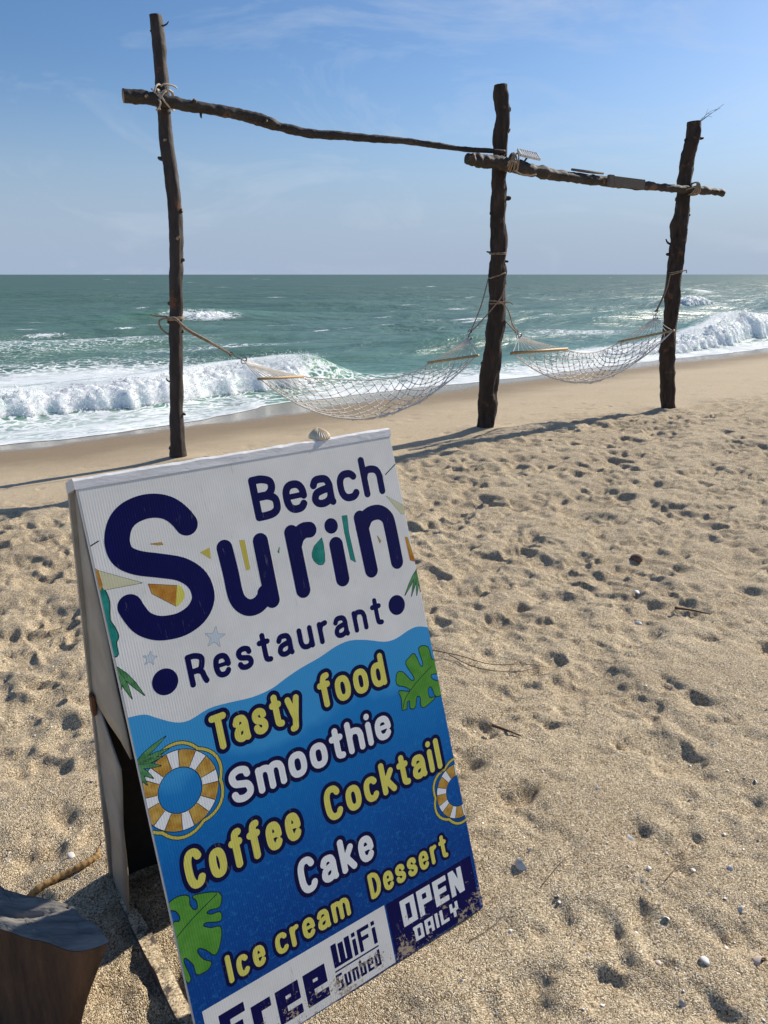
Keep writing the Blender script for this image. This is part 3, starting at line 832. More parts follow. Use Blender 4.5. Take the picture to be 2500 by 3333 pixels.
# spray thrown up along the crests, joined because nobody could count it
gs = np.random.default_rng(3)
SV, SF = [], []
def drop(c, r):
    o = len(SV)
    for d in ((r, 0, 0), (-r, 0, 0), (0, r, 0), (0, -r, 0), (0, 0, r), (0, 0, -r)): SV.append((c[0] + d[0], c[1] + d[1], c[2] + d[2]))
    for f_ in ((0, 2, 4), (2, 1, 4), (1, 3, 4), (3, 0, 4), (2, 0, 5), (1, 2, 5), (3, 1, 5), (0, 3, 5)): SF.append(tuple(i + o for i in f_))
for (n, ta, tb, line, hh) in [(3200, -1, 8.1, lineA, hA), (3600, 18, 29, lineB, hB)]:
    for i in range(n):
        t = gs.uniform(ta, tb) if gs.random() < .5 else (tb - abs(gs.normal(0, 1.0)) if line is lineA else 24.5 + gs.normal(0, 2.0))
        h = float(hh(t)); s = float(line(t)) + .35 + gs.normal(.15, .3) * (0.6 + .5 * h)
        z = SEA0 + h * (0.85 + abs(gs.normal(0, .085)))
        drop((t, s, z), gs.uniform(.003, .010))
for V, n, r0, r1 in ((FROTH[0], 9000, .005, .017), (FROTH[1], 9000, .006, .022), (FROTH[2], 700, .012, .03), (FROTH[3], 900, .016, .04)):
    for i in range(n):                                            # froth heaped on the tumbling water
        a = int(V.shape[0] * (gs.random() * .62 + .05)); b = gs.integers(0, V.shape[1]); p = V[a, b]; r = gs.uniform(r0, r1)
        drop((p[0] + gs.normal(0, .02), p[1] + gs.normal(0, .03), p[2] + gs.normal(.3, .5) * r), r)
spray = mesh_obj('wave_spray', SV, SF, M['froth'], smooth=True)
spray.rotation_euler = (0, 0, SHORE)
tag(spray, 'fine white spray flying off the breaking waves', kind='stuff')

# ------------------------------------------------------------------ the sandwich board
BW, BH = 0.729, 1.199
b_a = Vector((0.81086732, 0.58490171, 0.0196003)); b_c = Vector((-0.1953746, 0.23897987, 0.95116633)); b_n = b_a.cross(b_c)
b_o = Vector((-0.34388214, 1.10486302, -0.01428467))
BM = Matrix(((b_a.x, b_c.x, b_n.x, b_o.x), (b_a.y, b_c.y, b_n.y, b_o.y), (b_a.z, b_c.z, b_n.z, b_o.z), (0, 0, 0, 1)))
board = empty('sandwich_board', matrix=BM)
tag(board, 'white and blue printed A-frame restaurant sign standing in the sand', 'sign')

P_ = {}
P_['white'] = make_print('print_white', (0.76, 0.745, 0.68), (0.84, 0.825, 0.76), 9)
P_['navy'] = make_print('print_navy', (0.0015, 0.002, 0.062), (0.0022, 0.003, 0.078), 12)
P_['ink'] = make_print('print_dark_outline', (0.012, 0.03, 0.03))
P_['inknavy'] = make_print('print_navy_outline', (0.002, 0.003, 0.05))
P_['yellow'] = make_print('print_yellow', (0.70, 0.64, 0.115), (0.75, 0.69, 0.145), 40)
P_['lettwhite'] = make_print('print_letter_white', (0.85, 0.85, 0.82))
P_['blue'] = make_blue_print()
P_['green'] = make_print('print_leaf_green', (0.075, 0.27, 0.03), (0.12, 0.34, 0.05), 30)
P_['palm'] = make_print('print_palm_green', (0.05, 0.19, 0.06), (0.13, 0.33, 0.13), 60)
P_['teal'] = make_print('print_teal', (0.01, 0.19, 0.15), (0.03, 0.30, 0.24), 40)
P_['gold'] = make_print('print_gold', (0.42, 0.20, 0.025), (0.62, 0.40, 0.09), 40)
P_['orange'] = make_print('print_orange', (0.45, 0.17, 0.02), (0.62, 0.36, 0.07), 30)
P_['ropey'] = make_print('print_rope_yellow', (0.60, 0.50, 0.09))
P_['paley'] = make_print('print_pale_yellow', (0.62, 0.60, 0.36), (0.70, 0.66, 0.44), 30)
P_['palestar'] = make_print('print_pale_star', (0.60, 0.66, 0.68))
P_['star_ink'] = make_print('print_star_line', (0.28, 0.36, 0.42))

# --- print shapes: distance fields in board millimetres, contoured into clean outlines
class Field:
    def __init__(self, x0, y0, x1, y1, g=1.3):
        self.x = np.arange(x0 - 4, x1 + 4 + g, g); self.y = np.arange(y0 - 4, y1 + 4 + g, g)
        self.d = np.full((len(self.y), len(self.x)), 1e3)
    def _win(self, x0, y0, x1, y1):
        i0, i1 = np.searchsorted(self.y, (y0, y1)); j0, j1 = np.searchsorted(self.x, (x0, x1))
        return slice(max(i0 - 1, 0), i1 + 1), slice(max(j0 - 1, 0), j1 + 1)
    def stroke(self, pts, r):
        pts = [tuple(map(float, p)) for p in pts]
        if len(pts) == 1: pts = pts * 2
        for (ax, ay), (bx, by) in zip(pts[:-1], pts[1:]):
            m = r + 5
            w = self._win(min(ax, bx) - m, min(ay, by) - m, max(ax, bx) + m, max(ay, by) + m)
            X, Y = self.x[w[1]][None, :], self.y[w[0]][:, None]
            dx, dy = bx - ax, by - ay; L2 = dx * dx + dy * dy
            t = np.clip(((X - ax) * dx + (Y - ay) * dy) / L2, 0, 1) if L2 > 0 else 0
            self.d[w] = np.minimum(self.d[w], np.hypot(X - ax - t * dx, Y - ay - t * dy) - r)
    def poly(self, pts, grow=0.0):
        P = np.array(pts, float)
        X, Y = self.x[None, :], self.y[:, None]
        dmin = np.full(self.d.shape, 1e3); ins = np.zeros(self.d.shape, bool)
        for (ax, ay), (bx, by) in zip(P, np.roll(P, -1, 0)):
            dx, dy = bx - ax, by - ay; L2 = dx * dx + dy * dy + 1e-9
            t = np.clip(((X - ax) * dx + (Y - ay) * dy) / L2, 0, 1)
            dmin = np.minimum(dmin, np.hypot(X - ax - t * dx, Y - ay - t * dy))
            if ay != by:
                c = (Y >= min(ay, by)) & (Y < max(ay, by)) & (X < ax + (Y - ay) * dx / dy)
                ins ^= c
        self.d = np.minimum(self.d, np.where(ins, -dmin, dmin) - grow)
    def clip(self, x0, y0, x1, y1):
        X, Y = self.x[None, :], self.y[:, None]
        self.d = np.maximum(self.d, np.maximum(np.maximum(x0 - X, X - x1), np.maximum(y0 - Y, Y - y1)))
    def at(self, x, y):
        g = self.x[1] - self.x[0]
        fx, fy = (x - self.x[0]) / g, (y - self.y[0]) / g
        j, i = min(max(int(fx), 0), len(self.x) - 2), min(max(int(fy), 0), len(self.y) - 2)
        a, b, d = fx - j, fy - i, self.d
        return (d[i, j] * (1 - a) + d[i, j + 1] * a) * (1 - b) + (d[i + 1, j] * (1 - a) + d[i + 1, j + 1] * a) * b
    def loops(self):
        D = np.pad(np.where(np.abs(self.d) < 1e-6, 1e-6, self.d), 1, constant_values=5.0)
        gx = np.concatenate([[self.x[0] - 1], self.x, [self.x[-1] + 1]]); gy = np.concatenate([[self.y[0] - 1], self.y, [self.y[-1] + 1]])
        I = D < 0
        code = I[:-1, :-1] * 1 + I[:-1, 1:] * 2 + I[1:, 1:] * 4 + I[1:, :-1] * 8
        nb = {}
        def pos(e):
            k, i, j = e
            if k == 0:
                a, b = D[i, j], D[i, j + 1]; f = a / (a - b); return (gx[j] + f * (gx[j + 1] - gx[j]), gy[i])
            a, b = D[i, j], D[i + 1, j]; f = a / (a - b); return (gx[j], gy[i] + f * (gy[i + 1] - gy[i]))
        tab = {1: [(3, 0)], 2: [(0, 1)], 3: [(3, 1)], 4: [(1, 2)], 5: [(3, 0), (1, 2)], 6: [(0, 2)], 7: [(3, 2)], 8: [(2, 3)], 9: [(2, 0)], 10: [(0, 1), (2, 3)], 11: [(2, 1)], 12: [(1, 3)], 13: [(1, 0)], 14: [(0, 3)]}
        for i, j in zip(*np.nonzero((code > 0) & (code < 15))):
            E_ = ((0, i, j), (1, i, j + 1), (0, i + 1, j), (1, i, j))
            for a, b in tab[int(code[i, j])]:
                nb.setdefault(E_[a], []).append(E_[b]); nb.setdefault(E_[b], []).append(E_[a])
        out, seen = [], set()
        for e in nb:
            if e in seen: continue
            lp, cur, prev = [], e, None
            while cur is not None and cur not in seen:
                seen.add(cur); lp.append(pos(cur))
                nx = [q for q in nb[cur] if q != prev and q not in seen]
                prev, cur = cur, (nx[0] if nx else None)
            if len(lp) > 5: out.append(lp)
        res = []
        for lp in out:                                   # drop points that lie on a straight run
            keep = [lp[0]]
            n = len(lp)
            for k in range(1, n):
                (ax, ay), (bx, by), (cx, cy) = keep[-1], lp[k], lp[(k + 1) % n]
                ar = abs((bx - ax) * (cy - ay) - (by - ay) * (cx - ax)); ln = math.hypot(cx - ax, cy - ay)
                if ln < 1e-6 or ar / ln > 0.04 or ln > 7: keep.append(lp[k])
            if len(keep) > 3: res.append(keep)
        return res

front = None
LAYER = 0.00003                                        # inks lie almost flush on the sheet
def decal(name, field, mat, layer, label=None):
    lp = field.loops()
    if not lp: return None
    pts, edges = [], []
    for l in lp:
        k0, n = len(pts), len(l)
        pts += [Vector(p) for p in l]
        edges += [(k0 + k, k0 + (k + 1) % n) for k in range(n)]
    cv, ce, cf, _1, _2, _3 = delaunay_2d_cdt(pts, edges, [], 0, 1e-4)
    flat = [(p.x / 1000, p.y / 1000, layer * LAYER) for p in cv]
    fc = []
    for t3 in cf:
        if field.at(sum(cv[k].x for k in t3) / 3, sum(cv[k].y for k in t3) / 3) > 0: continue
        A_, B_, C_ = flat[t3[0]], flat[t3[1]], flat[t3[2]]
        ar = (B_[0] - A_[0]) * (C_[1] - A_[1]) - (B_[1] - A_[1]) * (C_[0] - A_[0])
        fc.append(tuple(t3) if ar > 0 else tuple(t3)[::-1])
    o = mesh_obj(name, flat, fc, mat, front, smooth=False)
    if label: o["label"] = label
    return o

# panels -------------------------------------------------------------
BT = 0.016
v, f = box((BW / 2, BH / 2, -BT / 2), (1, 0, 0), (0, 1, 0), (0, 0, 1), BW / 2, BH / 2, BT / 2, 0.002)
front = mesh_obj('front_panel', v, f, P_['white'], board, smooth=False)
front["label"] = 'front panel with printed lettering, white above and blue below'
q0, q1 = np.array([BH + 0.002, -0.062]), np.array([0.165, -0.590])            # rear panel line in local (y, z)
rd = (q1 - q0) / np.linalg.norm(q1 - q0); rl = np.linalg.norm(q1 - q0); rn = np.array([-rd[1], rd[0]]) * (1 if -rd[1] > 0 and rd[0] > 0 else -1)
rn = np.array([rd[1], -rd[0]]) if (np.array([rd[1], -rd[0]])[1] > 0) else -np.array([rd[1], -rd[0]])    # towards the front
mid = (q0 + q1) / 2
v, f = box((BW / 2, mid[0] + rn[0] * -.009, mid[1] + rn[1] * -.009), (1, 0, 0), (0, rd[0], rd[1]), (0, rn[0], rn[1]), BW / 2, rl / 2, 0.008, 0.002)
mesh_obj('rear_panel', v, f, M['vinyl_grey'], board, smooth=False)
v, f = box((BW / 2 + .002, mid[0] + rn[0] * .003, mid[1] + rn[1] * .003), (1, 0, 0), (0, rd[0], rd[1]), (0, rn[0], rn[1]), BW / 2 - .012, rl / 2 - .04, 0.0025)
mesh_obj('rear_panel_inner_shade', v, f, M['inner_shade'], board, smooth=False)  # added black sheet: paints the dark gap between the two panels
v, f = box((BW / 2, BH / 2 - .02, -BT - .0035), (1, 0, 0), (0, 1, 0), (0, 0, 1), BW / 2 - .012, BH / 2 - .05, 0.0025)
mesh_obj('front_panel_inner_shade', v, f, M['inner_shade'], board, smooth=False)  # same painted darkness on the back of the front panel

def flap(name, qs, w0, w1, mat, x, wob=0.0):
    """folded vinyl strip along the rear panel's edge, from its line towards the front"""
    V, Fc = [], []
    n = len(qs)
    for k, q in enumerate(qs):
        p = q0 + (q1 - q0) * q
        for j in range(5):
            ww = (w0[k] + (w1[k] - w0[k]) * j / 4)
            y, z = p + rn * ww
            xx = x + wob * math.sin(q * 9 + j) * .5 + wob * mnoise.noise(Vector((q * 7, j * .8, 3)))
            V.append((xx, y, z)); 
    for k in range(n - 1):
        for j in range(4):
            a = k * 5 + j
            Fc.append((a, a + 5, a + 6, a + 1))
    o = mesh_obj(name, V, Fc, mat, board)
    sm = o.modifiers.new('thickness', 'SOLIDIFY'); sm.thickness = 0.004
    return o
up = np.linspace(0.0, 0.44, 14)
gapq = lambda q: (0.046 + 0.50 * q) * 0.9
flap('side_flap', up, [-.012] * 14, [gapq(q) - .006 for q in up], M['vinyl_grey'], 0.006, 0.004)
lo = np.linspace(0.445, 0.985, 22)
flap('side_flap', lo, [-.012] * 22, [min(.150 - .06 * (q - .5), (q - .445) * 1.9 + .004) + .004 * math.sin(q * 17) for q in lo], M['vinyl_grey'], 0.006, 0.005)
flap('side_flap', up, [-.012] * 14, [gapq(q) - .006 for q in up], M['vinyl_grey'], BW - 0.010, 0.004)
flap('side_flap', lo, [-.012] * 22, [min(.120, (q - .445) * 1.9 + .004) for q in lo], M['vinyl_grey'], BW - 0.010, 0.005)
# brace between the two panels at the far end
pz = q0 + (q1 - q0) * .74
v, f = box((BW - .035, pz[0], (pz[1] - BT) / 2), (1, 0, 0), (0, 1, 0), (0, 0, 1), .012, .022, abs(pz[1] + BT) / 2 - .012, .002)
mesh_obj('cross_brace', v, f, M['plank'], board, smooth=False)
# rusty corner bracket between the two strips of vinyl
p = q0 + (q1 - q0) * .452
v, f = box((-0.001, p[0] + rn[0] * .012, p[1] + rn[1] * .012), (1, 0, 0), (0, rd[0], rd[1]), (0, rn[0], rn[1]), .004, .026, .012, .002)
mesh_obj('bracket', v, f, M['rust'], board, smooth=False)
# top cap: lumpy painted strip closing the ridge
NX = 60
V, Fc = [], []
for i in range(NX + 1):
    x = -0.004 + (BW + 0.006) * i / NX
    nz = lambda k: 0.0025 * mnoise.fractal(Vector((x * 22, k * 3.1, 1.0)), 1, 2, 4)
    V += [(x, BH - .012, .0012), (x, BH + .004 + nz(1), .0014), (x, BH + .009 + nz(2), -.004), (x, BH + .010 + nz(3), -.033), (x, BH + .007 + nz(4), -.066 + nz(5)), (x, BH - .014, -.071 + nz(6))]
for i in range(NX):
    for k in range(5):
        a = i * 6 + k
        Fc.append((a, a + 6, a + 7, a + 1))
Fc.append((0, 1, 2, 3, 4, 5)); Fc.append(tuple(NX * 6 + k for k in (5, 4, 3, 2, 1, 0)))
mesh_obj('top_cap', V, Fc, M['paint_white'], board, smooth=False)
# rotted rails on the ground joining the two feet
m_rail, nt_, bs_ = new_mat('rotten_rail_wood')
vec_ = objco(nt_)
sc_, sh_ = sand_nodes(nt_, vec_)
a_ = noise_tex(nt_, objco(nt_, (1, 1, .2)), 40, 6, 0.7)
wc_ = ramp(nt_, a_, [(0.3, (0.04, 0.03, 0.025)), (0.7, (0.17, 0.14, 0.12))])
geo_ = N(nt_, 'ShaderNodeNewGeometry'); sx_ = N(nt_, 'ShaderNodeSeparateXYZ'); nt_.links.new(geo_.outputs['Normal'], sx_.inputs[0])
cov_ = math_(nt_, 'ADD', sx_.outputs[2], math_(nt_, 'MULTIPLY', noise_tex(nt_, vec_, 28, 5, .7), 0.9))
nt_.links.new(mixc(nt_, mrange(nt_, cov_, 1.36, 1.46), wc_, sc_), bs_.inputs['Base Color'])
bs_.inputs['Roughness'].default_value = 0.9
bump(nt_, bs_, a_, 0.6, 0.006)
inv = BM.inverted()
for x in (0.010, BW - 0.012):
    pr = BM @ Vector((x, q1[0], q1[1])); pf = BM @ Vector((x, 0.02, -.03))
    d_ = (pf - pr); d_.z = 0; L_ = d_.length; d_.normalize(); w_ = Vector((0, 0, 1)).cross(d_)
    c_ = (pr + pf) / 2; c_.z = 0.004
    v, f = box(c_, d_, w_, (0, 0, 1), L_ / 2 + .012, .017, .019)
    bm = bmesh.new()
    vs = [bm.verts.new(p) for p in v]
    for q in f: bm.faces.new([vs[k] for k in q])
    bmesh.ops.subdivide_edges(bm, edges=bm.edges[:], cuts=14, use_grid_fill=True)
    for q in bm.verts: q.co += Vector((mnoise.noise(q.co * 40), mnoise.noise(q.co * 40 + Vector((5, 0, 0))), mnoise.noise(q.co * 40 + Vector((0, 7, 0))))) * .0035
    v = [inv @ q.co for q in bm.verts]; bm.verts.index_update(); f = [tuple(k.index for k in q.verts) for q in bm.faces]; bm.free()
    mesh_obj('base_rail', v, f, m_rail, board)

# --- stroke lettering -------------------------------------------------
def sup(cx, cy, rx, ry, a0, a1, n=22, e=2.5):
    out = []
    for k in range(n + 1):
        a = math.radians(a0 + (a1 - a0) * k / n); c, s_ = math.cos(a), math.sin(a)
        out.append((cx + rx * math.copysign(abs(c) ** (2 / e), c), cy + ry * math.copysign(abs(s_) ** (2 / e), s_)))
    return out

def glyph(ch, r, w=0.16, xh=0.755):
    X, b, cap = xh - r, r, 1 - r
    sp = lambda *p: [tuple(q) for q in catmull(np.array(p), 5)]
    arch = lambda x, ww: sp((x, X - .17), (x + .35 * ww, X - .03), (x + ww, X), (x + 1.7 * ww, X - .05), (x + 2 * ww, X - .19), (x + 2 * ww, X - .3), (x + 2 * ww, b))
    ess = lambda h, ww: sp((1.92 * ww, h - r - .17 * h), (1.75 * ww, h - r - .06 * h), (ww, h - r), (.25 * ww, h - r - .06 * h), (.03 * ww, h - r - .19 * h), (.3 * ww, .56 * h), (ww, .5 * h), (1.7 * ww, .44 * h), (1.97 * ww, b + .19 * h), (1.75 * ww, b + .06 * h), (ww, b), (.25 * ww, b + .05 * h), (0, b + .16 * h))
    G = {
        'o': ([sup(w, xh / 2, w, xh / 2 - r, 0, 360)], 2 * w),
        'c': ([sup(w, xh / 2, w, xh / 2 - r, 40, 320)], 1.92 * w),
        'e': ([sup(w, xh / 2, w, xh / 2 - r, 0, 322), ('thin', [(0, xh * .52), (2 * w, xh * .52)])], 2 * w),
        'a': ([sp((.08 * w, X - .12), (.4 * w, X - .02), (w, X), (1.65 * w, X - .03), (1.95 * w, X - .15), (1.95 * w, X - .3), (1.95 * w, b + .05), (2.05 * w, b)), sp((1.95 * w, xh * .56), (1.1 * w, xh * .53), (.3 * w, xh * .46), (0, xh * .29), (.25 * w, b + .03), (.9 * w, b), (1.6 * w, b + .05), (1.95 * w, xh * .33))], 2.05 * w),
        'd': ([sup(w, xh / 2, w, xh / 2 - r, 0, 360), [(2 * w, cap), (2 * w, b)]], 2 * w),
        'h': ([[(0, cap), (0, b)], arch(0, w)], 2 * w), 'n': ([[(0, X), (0, b)], arch(0, w)], 2 * w),
        'm': ([[(0, X), (0, b)], arch(0, .88 * w), arch(1.76 * w, .88 * w)], 3.52 * w),
        'r': ([[(0, X), (0, b)], sp((0, X - .18), (.4 * w, X - .04), (1.15 * w, X))], 1.15 * w),
        'u': ([sp((0, X), (0, X - .2), (0, b + .19), (.3 * w, b + .05), (w, b), (1.65 * w, b + .04), (2 * w, b + .17)), [(2 * w, X), (2 * w, b)]], 2 * w),
        'i': ([[(0, X), (0, b)], [(0, 1 - r * .85)]], 0), 'l': ([[(0, cap), (0, b)]], 0), 'I': ([[(0, cap), (0, b)]], 0),
        'k': ([[(0, cap), (0, b)], [(1.8 * w, X), (0, .34 * xh)], [(.7 * w, .55 * xh), (1.95 * w, b)]], 1.95 * w),
        's': ([ess(xh, w * .95)], 1.9 * w), 'S': ([ess(1.0, w * 1.2)], 2.4 * w),
        't': ([sp((.7 * w, .97 - r), (.7 * w, .6), (.7 * w, b + .15), (.85 * w, b + .03), (1.4 * w, b)), [(0, X), (1.4 * w, X)]], 1.4 * w),
        'f': ([sp((1.55 * w, cap), (1.0 * w, cap - .02), (.7 * w, cap - .15), (.7 * w, .5), (.7 * w, b)), [(0, X), (1.45 * w, X)]], 1.5 * w),
        'y': ([[(0, X), (w, b + .03)], sp((2 * w, X), (w * 1.05, b), (w * .7, -.15), (.15 * w, -.18))], 2 * w),
        'T': ([[(0, cap), (2.3 * w, cap)], [(1.15 * w, cap), (1.15 * w, b)]], 2.3 * w),
        'C': ([sup(1.2 * w, .5, 1.2 * w, .5 - r, 38, 322, 26)], 2.35 * w),
        'D': ([[(0, b), (0, cap)], sp((0, cap), (.9 * w, cap), (1.9 * w, cap - .12), (2.3 * w, .5), (1.9 * w, b + .12), (.9 * w, b), (0, b))], 2.3 * w),
        'B': ([[(0, b), (0, cap)], sp((0, cap), (1.0 * w, cap), (1.9 * w, cap - .08), (1.95 * w, .66), (1.3 * w, .54), (0, .53)), sp((0, .53), (1.2 * w, .53), (2.1 * w, .43), (2.15 * w, .22), (1.7 * w, b + .03), (.9 * w, b), (0, b))], 2.15 * w),
        'R': ([[(0, b), (0, cap)], sp((0, cap), (1.0 * w, cap), (1.95 * w, cap - .08), (2.1 * w, .70), (1.7 * w, .50), (.9 * w, .46), (0, .46)), sp((1.1 * w, .46), (1.75 * w, .38), (2.0 * w, .2), (2.2 * w, b))], 2.2 * w),
    }
    return G[ch]

def word_strokes(text, u0, u1, v0, cap, rm, gap=0.12):
    r = rm / cap
    w = 0.16
    for it in range(12):                                  # widen or narrow the letters until the word fills its length
        items, x = [], r
        for ch in text:
            st, wd = glyph(ch, r, w)
            items.append((st, x)); x += wd + 2 * r + gap
        tot = x - gap - r
        w *= 1 + 0.8 * ((u1 - u0) / cap / tot - 1)
        w = min(max(w, .05), .5)
    out = []
    for st, x0 in items:
        for l in st:
            k, l = (0.72, l[1]) if l[0] == 'thin' else (1.0, l)
            out.append(([(u0 + (x0 + px) * cap, v0 + py * cap) for px, py in l], k))
    return out

def put_word(text, u0, u1, v0, cap, rm, mat, outline=0.0, layer=3, label=None, gap=0.12):
    st = word_strokes(text, u0, u1, v0, cap, rm, gap)
    if outline:
        F_ = Field(u0 - outline - 2, v0 - .3 * cap - outline, u1 + outline + 2, v0 + cap + outline)
        for l, k in st: F_.stroke(l, rm * k + outline)
        F_.clip(1, 1, 728, 1198)
        decal('lettering_outline', F_, P_['inknavy'], layer - 1)
    F_ = Field(u0 - 2, v0 - .3 * cap, u1 + 2, v0 + cap)
    for l, k in st: F_.stroke(l, rm * k)
    decal('lettering', F_, mat, layer, label)

def smooth_closed(P, n=3):
    P = np.array(P, float); Q = np.vstack([P[-2:], P, P[:2]])
    c = catmull(Q, n); return c[2 * n:-2 * n]

# blue printed sea under a wavy edge
F_ = Field(0, 0, 729, 760, 2.0)
top = catmull(np.array([(-6, 744), (31, 739), (51, 726), (85, 704), (114, 698), (157, 707), (199, 705), (252, 699), (298, 702), (335, 713), (373, 723), (424, 732), (471, 744), (510, 746), (554, 734), (598, 717), (632, 715), (671, 724), (700, 725), (736, 712)]), 3)
F_.poly([(-6, -6)] + [(735, -6)] + [tuple(p) for p in top[::-1]])
F_.clip(0.8, 0.8, 728.2, 1198)
decal('printed_sea', F_, P_['blue'], 1, 'blue printed sea with a wavy upper edge')

# large rounded name, letter by letter
def strokes_decal(name, strokes, mat, layer, label=None, pad=30, grow=0.0, clip=True):
    xs = [p[0] for s_, r in strokes for p in s_]; ys = [p[1] for s_, r in strokes for p in s_]
    mr = max(r for s_, r in strokes) + grow
    F_ = Field(min(xs) - mr, min(ys) - mr, max(xs) + mr, max(ys) + mr)
    for s_, r in strokes: F_.stroke(s_, r + grow)
    if clip: F_.clip(1, 1, 728, 1198)
    return decal(name, F_, mat, layer, label)
cs = lambda P, n=4: [tuple(p) for p in catmull(np.array(P, float), n)]
A_ = ART
strokes_decal('lettering', [(cs(A_['S']), 24)], P_['navy'], 4, 'giant rounded navy capital S')
strokes_decal('lettering', [(cs(A_['u1']), 17.6), (A_['u2'], 17.6)], P_['navy'], 4, 'navy rounded letter u')
strokes_decal('lettering', [(A_['r1'], 17.6), (cs(A_['r2']), 17.6)], P_['navy'], 4, 'navy rounded letter r')
strokes_decal('lettering', [(A_['i'], 17.6), (A_['idot'], 17.5)], P_['navy'], 4, 'navy rounded letter i')
strokes_decal('lettering', [(A_['n1'], 17.6), (cs(A_['n2']), 17.6)], P_['navy'], 4, 'navy rounded letter n')
put_word('Beach', 343, 684, 1055, 96, 8.6, P_['navy'], label='navy rounded heading above the large name', gap=.10)
put_word('Restaurant', 131, 608, 758, 67, 5.9, P_['navy'], label='navy rounded word between two dots', gap=.20)
strokes_decal('printed_dot', [([(84, 787)], 26)], P_['navy'], 3, 'larger navy dot left of the word')
strokes_decal('printed_dot', [([(652, 791)], 23.5)], P_['navy'], 3, 'navy dot at the right edge of the word')
put_word('Tasty', 152, 356, 617, 74, 7.0, P_['yellow'], 9, 4, 'yellow navy-edged word, topmost on the blue')
put_word('food', 404, 584, 620, 76, 7.0, P_['yellow'], 9, 4, 'yellow navy-edged word beside the big leaf')
put_word('Smoothie', 166, 570, 498, 74, 7.3, P_['lettwhite'], 9, 4, 'white navy-edged word, second row')
put_word('Cocktail', 364, 691, 375, 76, 7.2, P_['yellow'], 9, 4, 'yellow navy-edged word beside the cut-off ring')
put_word('Coffee', 43, 300, 373, 80, 7.6, P_['yellow'], 9, 4, 'yellow navy-edged word under the life ring')
put_word('Cake', 270, 462, 252, 78, 7.4, P_['lettwhite'], 9, 4, 'white navy-edged word, alone on its row')
put_word('Ice', 82, 166, 161, 58, 5.4, P_['yellow'], 7, 4, 'small yellow word beside the lower leaf', gap=.16)
put_word('cream', 190, 374, 161, 58, 5.2, P_['yellow'], 7, 4, 'small yellow word in the middle of the lowest row')
put_word('Dessert', 430, 657, 166, 58, 5.2, P_['yellow'], 7, 4, 'small yellow word at the right end of the lowest row')

# --- square lettering on the foot of the board
def sqword(text, u0, u1, v0, H, th, mat, layer, label, lowH=None, gapf=0.55):
    GL = {  # rects and parallelograms on a 0..1 x 0..1 cell; t is filled in below
        'O': lambda t, q: [(0, 0, t, 1), (1 - t, 0, 1, 1), (0, 0, 1, q), (0, 1 - q, 1, 1)], 'D': lambda t, q: [(0, 0, t, 1), (1 - t, 0, 1, .94), (0, 0, 1, q), (-.10, 1 - q, .9, 1)],
        'P': lambda t, q: [(0, 0, t, 1), (1 - t, .38, 1, 1), (0, 1 - q, 1, 1), (0, .38, 1, .38 + q)], 'E': lambda t, q: [(0, 0, t, 1), (0, 0, 1, q), (0, .5 - q / 2, .9, .5 + q / 2), (0, 1 - q, 1, 1)],
        'N': lambda t, q: [(0, 0, t, 1), (1 - t, 0, 1, 1), [(0, 1), (t * 1.15, 1), (1, 0), (1 - t * 1.15, 0)]], 'A': lambda t, q: [(0, 0, t, 1), (1 - t, 0, 1, 1), (0, 1 - q, 1, 1), (0, .3, 1, .3 + q * .8)],
        'I': lambda t, q: [(0, 0, 1, 1)], 'L': lambda t, q: [(0, 0, t, 1), (0, 0, 1, q)], 'Y': lambda t, q: [(0, .46, t, 1), (1 - t, .46, 1, 1), (0, .40, 1, .40 + q), (.5 - t / 2, 0, .5 + t / 2, .5)],
        'W': lambda t, q: [(0, 0, .28, 1), (.36, 0, .64, .92), (.72, 0, 1, 1), (0, 0, 1, q * .8)], 'F': lambda t, q: [(0, 0, t, 1), (0, 1 - q, 1, 1), (0, .44, .85, .44 + q)],
        'i': lambda t, q: [(0, 0, 1, .72), (0, .82, 1, 1)], 'S': lambda t, q: [(0, 0, 1, q), (0, .5 - q / 2, 1, .5 + q / 2), (0, 1 - q, 1, 1), (0, .5, t, 1), (1 - t, 0, 1, .5)],
        'u': lambda t, q: [(0, 0, t, .78), (1 - t, 0, 1, .78), (0, 0, 1, q)], 'n': lambda t, q: [(0, 0, t, .78), (1 - t, 0, 1, .78), (0, .78 - q, 1, .78)],
        'b': lambda t, q: [(0, 0, t, 1), (1 - t, 0, 1, .78), (0, 0, 1, q), (0, .78 - q, 1, .78)], 'd': lambda t, q: [(0, 0, t, .78), (1 - t, 0, 1, 1), (0, 0, 1, q), (0, .78 - q, 1, .78)],
        'e': lambda t, q: [(0, 0, t, .78), (0, 0, 1, q), (0, .34, 1, .34 + q * .75), (0, .78 - q, 1, .78), (1 - t, .34, 1, .78)], 'r': lambda t, q: [(0, 0, t, .78), (0, .78 - q, 1, .78)],
    }
    WD = {'i': None, 'I': None, 'W': 1.5, 'r': .8}
    wide = [WD.get(c, 1.0) for c in text]
    fixed = sum(th for w_ in wide if w_ is None) + gapf * th * (len(text) - 1)
    unit = (u1 - u0 - fixed) / max(1e-6, sum(w_ for w_ in wide if w_))
    x = u0
    F_ = Field(u0, v0, u1, v0 + H)
    for c, w_ in zip(text, wide):
        ww = th if w_ is None else unit * w_
        for sh in GL[c](th / ww, th / H * .92):
            if isinstance(sh, list): F_.poly([(x + px * ww, v0 + py * H) for px, py in sh])
            else:
                a, b_, c2, d = sh
                F_.poly([(x + a * ww, v0 + b_ * H), (x + c2 * ww, v0 + b_ * H), (x + c2 * ww, v0 + d * H), (x + a * ww, v0 + d * H)])
        x += ww + gapf * th
    F_.clip(1, 1, 728, 1198)
    decal('lettering', F_, mat, layer, label)
